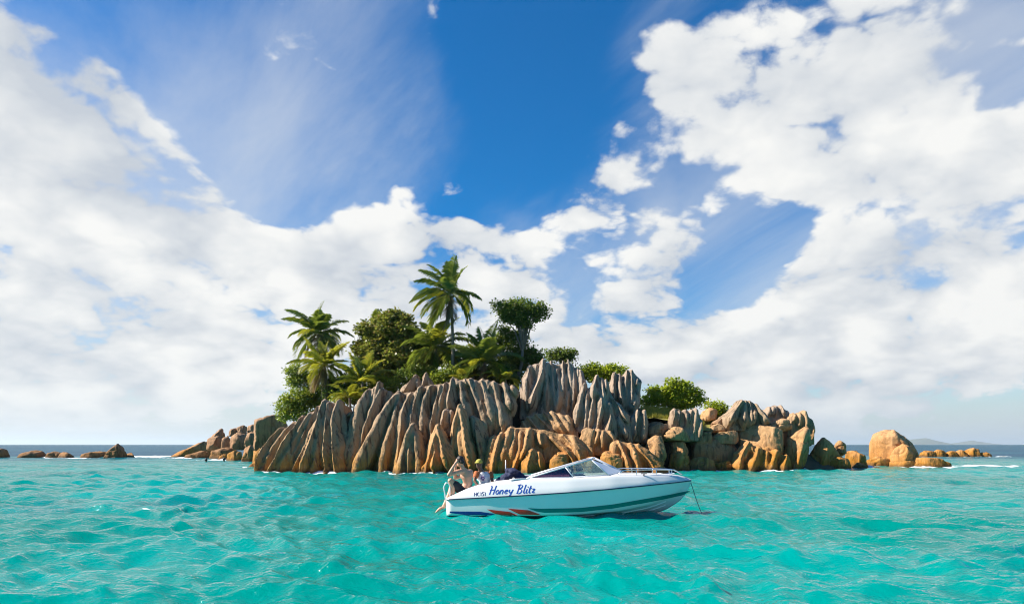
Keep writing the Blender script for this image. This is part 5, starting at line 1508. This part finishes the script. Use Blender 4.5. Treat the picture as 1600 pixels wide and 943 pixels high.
def build_passenger():
    p = lambda px, py, Y: at(px, py, Y)
    pel = p(758, 766, 17.35)
    root = thing('person', (pel[0], pel[1], pel[2] - 0.12), 'person in yellowish cap and white jersey with orange sleeves sitting in the cockpit', 'person')
    sp, ch, nk = p(758, 757, 17.38), p(756, 745, 17.36), p(751.5, 734, 17.32)
    mb = MB()
    for c, rr_ in ((pel, (0.16, 0.14, 0.11)), (sp, (0.13, 0.11, 0.12)), (ch, (0.17, 0.115, 0.14))): mb.ball(c, rr_, 14)
    limb(mb, [pel, sp, ch, nk], [0.125, 0.115, 0.13, 0.058], 14)
    hc = p(748.5, 724.5, 17.25)
    limb(mb, [nk + (0, 0, -0.04), hc + (0.0, 0.03, -0.05)], [0.06, 0.052])
    Lh, Rm = head(mb, hc, (-0.45, -0.88, -0.18), k=1.0)
    arms = []
    for sh, el, ha in ((p(745, 738.5, 17.3), p(741, 750, 17.15), p(748, 759, 17.05)), (p(766, 738.5, 17.42), p(769.5, 751, 17.3), p(765, 761, 17.1))):
        limb(mb, [ch + (0, 0, 0.07), sh, (sh + el) / 2, el], [0.07, 0.060, 0.050, 0.040]); limb(mb, [el, (el + ha) / 2, ha], [0.042, 0.040, 0.027])
        hand(mb, ha, (0.0, -0.8, -0.4), (1, 0, 0), 0.35); arms.append((sh, el))
    for s, hp in ((-1, pel + (-0.09, 0, 0)), (1, pel + (0.09, 0, 0))):
        kn = hp + np.array([-0.12, -0.42, 0.02]); an = kn + np.array([-0.02, 0.02, -0.40]); an[2] = max(an[2], 0.22)
        limb(mb, [hp, (hp + kn) / 2, kn], [0.095, 0.08, 0.058]); limb(mb, [kn, kn * 0.6 + an * 0.4, an], [0.056, 0.055, 0.036])
        limb(mb, [an, an + (-0.03, -0.08, -0.03), an + (-0.05, -0.17, -0.04)], [0.04, 0.036, 0.024])
    V, F, N = fuse(mb.V, mb.F, 0.0125, 3); mesh_obj('body', V, F, M['skin_dark'], root)
    mb = MB(); mb.ball(sp + (0, 0, -0.02), (0.155, 0.14, 0.15), 14); mb.ball(ch, (0.188, 0.135, 0.155), 14); limb(mb, [sp, ch, nk + (0, 0, -0.06)], [0.14, 0.155, 0.085], 14)
    V, F, N = fuse(mb.V, mb.F, 0.014, 2); V = V + N * (fbm(V * 12, 2) * 0.008)[:, None]; js = mesh_obj('jersey', V, F, M['jersey'], root)
    for sh, el in arms:
        mb = MB(); limb(mb, [sh + (0, 0, 0.01), sh * 0.4 + el * 0.6], [0.080, 0.066]); V, F, N = fuse(mb.V, mb.F, 0.012, 2); mesh_obj('sleeve', V, F, M['orange_cloth'], js)
    # printed emblem on the chest
    mb = MB(); c = ch + np.array([-0.02, -0.145, -0.02])
    for a in np.linspace(0, 2 * math.pi, 7)[:-1]: mb.ball(c + np.array([0.036 * math.cos(a), 0.0, 0.045 * math.sin(a)]), (0.020, 0.014, 0.020), 8)
    V, F, N = fuse(mb.V, mb.F, 0.008, 1); mesh_obj('emblem', V, F, M['purple_cloth'], js)
    mb = MB(); mb.ball(pel + (0, 0, -0.02), (0.18, 0.16, 0.11), 14)
    for s in (-1, 1):
        hp = pel + (s * 0.09, 0, 0); kn = hp + np.array([-0.12, -0.42, 0.02]); limb(mb, [hp, kn], [0.115, 0.085])
    V, F, N = fuse(mb.V, mb.F, 0.014, 2); mesh_obj('shorts', V, F, M['shorts'], root)
    mb = MB(); mb.ball(Lh((-0.012, 0, 0.052)), (0.108, 0.088, 0.080), 14, Rm); mb.ball(Lh((0.10, 0, 0.060)), (0.062, 0.070, 0.012), 12, Rm)
    V, F, N = fuse(mb.V, mb.F, 0.010, 2); mesh_obj('cap', V, F, M['cap'], root)
build_passenger()

M['wet_hair'] = plain('wet_hair', (0.012, 0.010, 0.009), 0.3)
for (px, Y, lb) in ((322, 66.0, 'dark head of a swimmer in open water, further from the spur'), (350, 69.0, 'dark head of a swimmer close to the orange boulder')):
    c = at(px, water_row(Y), Y); c[2] = 0.22
    root = thing('person', (c[0], c[1], 0.0), lb, 'person')
    mb = MB(); Lh, Rm = head(mb, c, (-0.3, 0.9, 0.1), k=1.5); limb(mb, [c + (0, 0, -0.08), c + (0, 0, -0.30)], [0.08, 0.09])
    limb(mb, [c + (-0.22, 0, -0.38), c + (0, 0, -0.26), c + (0.22, 0, -0.38)], [0.08, 0.11, 0.08]); limb(mb, [c + (0, 0, -0.3), c + (0, 0.2, -0.8)], [0.17, 0.14])
    V, F, N = fuse(mb.V, mb.F, 0.025, 2); mesh_obj('body', V, F, M['skin_dark'], root)
    mb = MB(); mb.ball(Lh((-0.015, 0, 0.03)), np.array((0.108, 0.092, 0.105)) * 1.5, 12, Rm); V, F, N = fuse(mb.V, mb.F, 0.02, 1); mesh_obj('hair', V, F, M['wet_hair'], root)

# ------------------------------------------------------------------ sea air
def haze():
    mb = MB(); mb.box((0, 0, 100.0), (70000, 70000, 103.0))
    m = bpy.data.materials.new('sea_air'); m.use_nodes = True
    t = m.node_tree; t.nodes.clear()
    v = t.nodes.new('ShaderNodeVolumePrincipled')
    v.inputs['Color'].default_value = (0.80, 0.93, 1.0, 1.0)
    v.inputs['Density'].default_value = 0.00007
    v.inputs['Anisotropy'].default_value = 0.2
    o = t.nodes.new('ShaderNodeOutputMaterial'); t.links.new(v.outputs[0], o.inputs['Volume'])
    tag(mb.build('haze', m, smooth=False), kind='stuff')
haze()
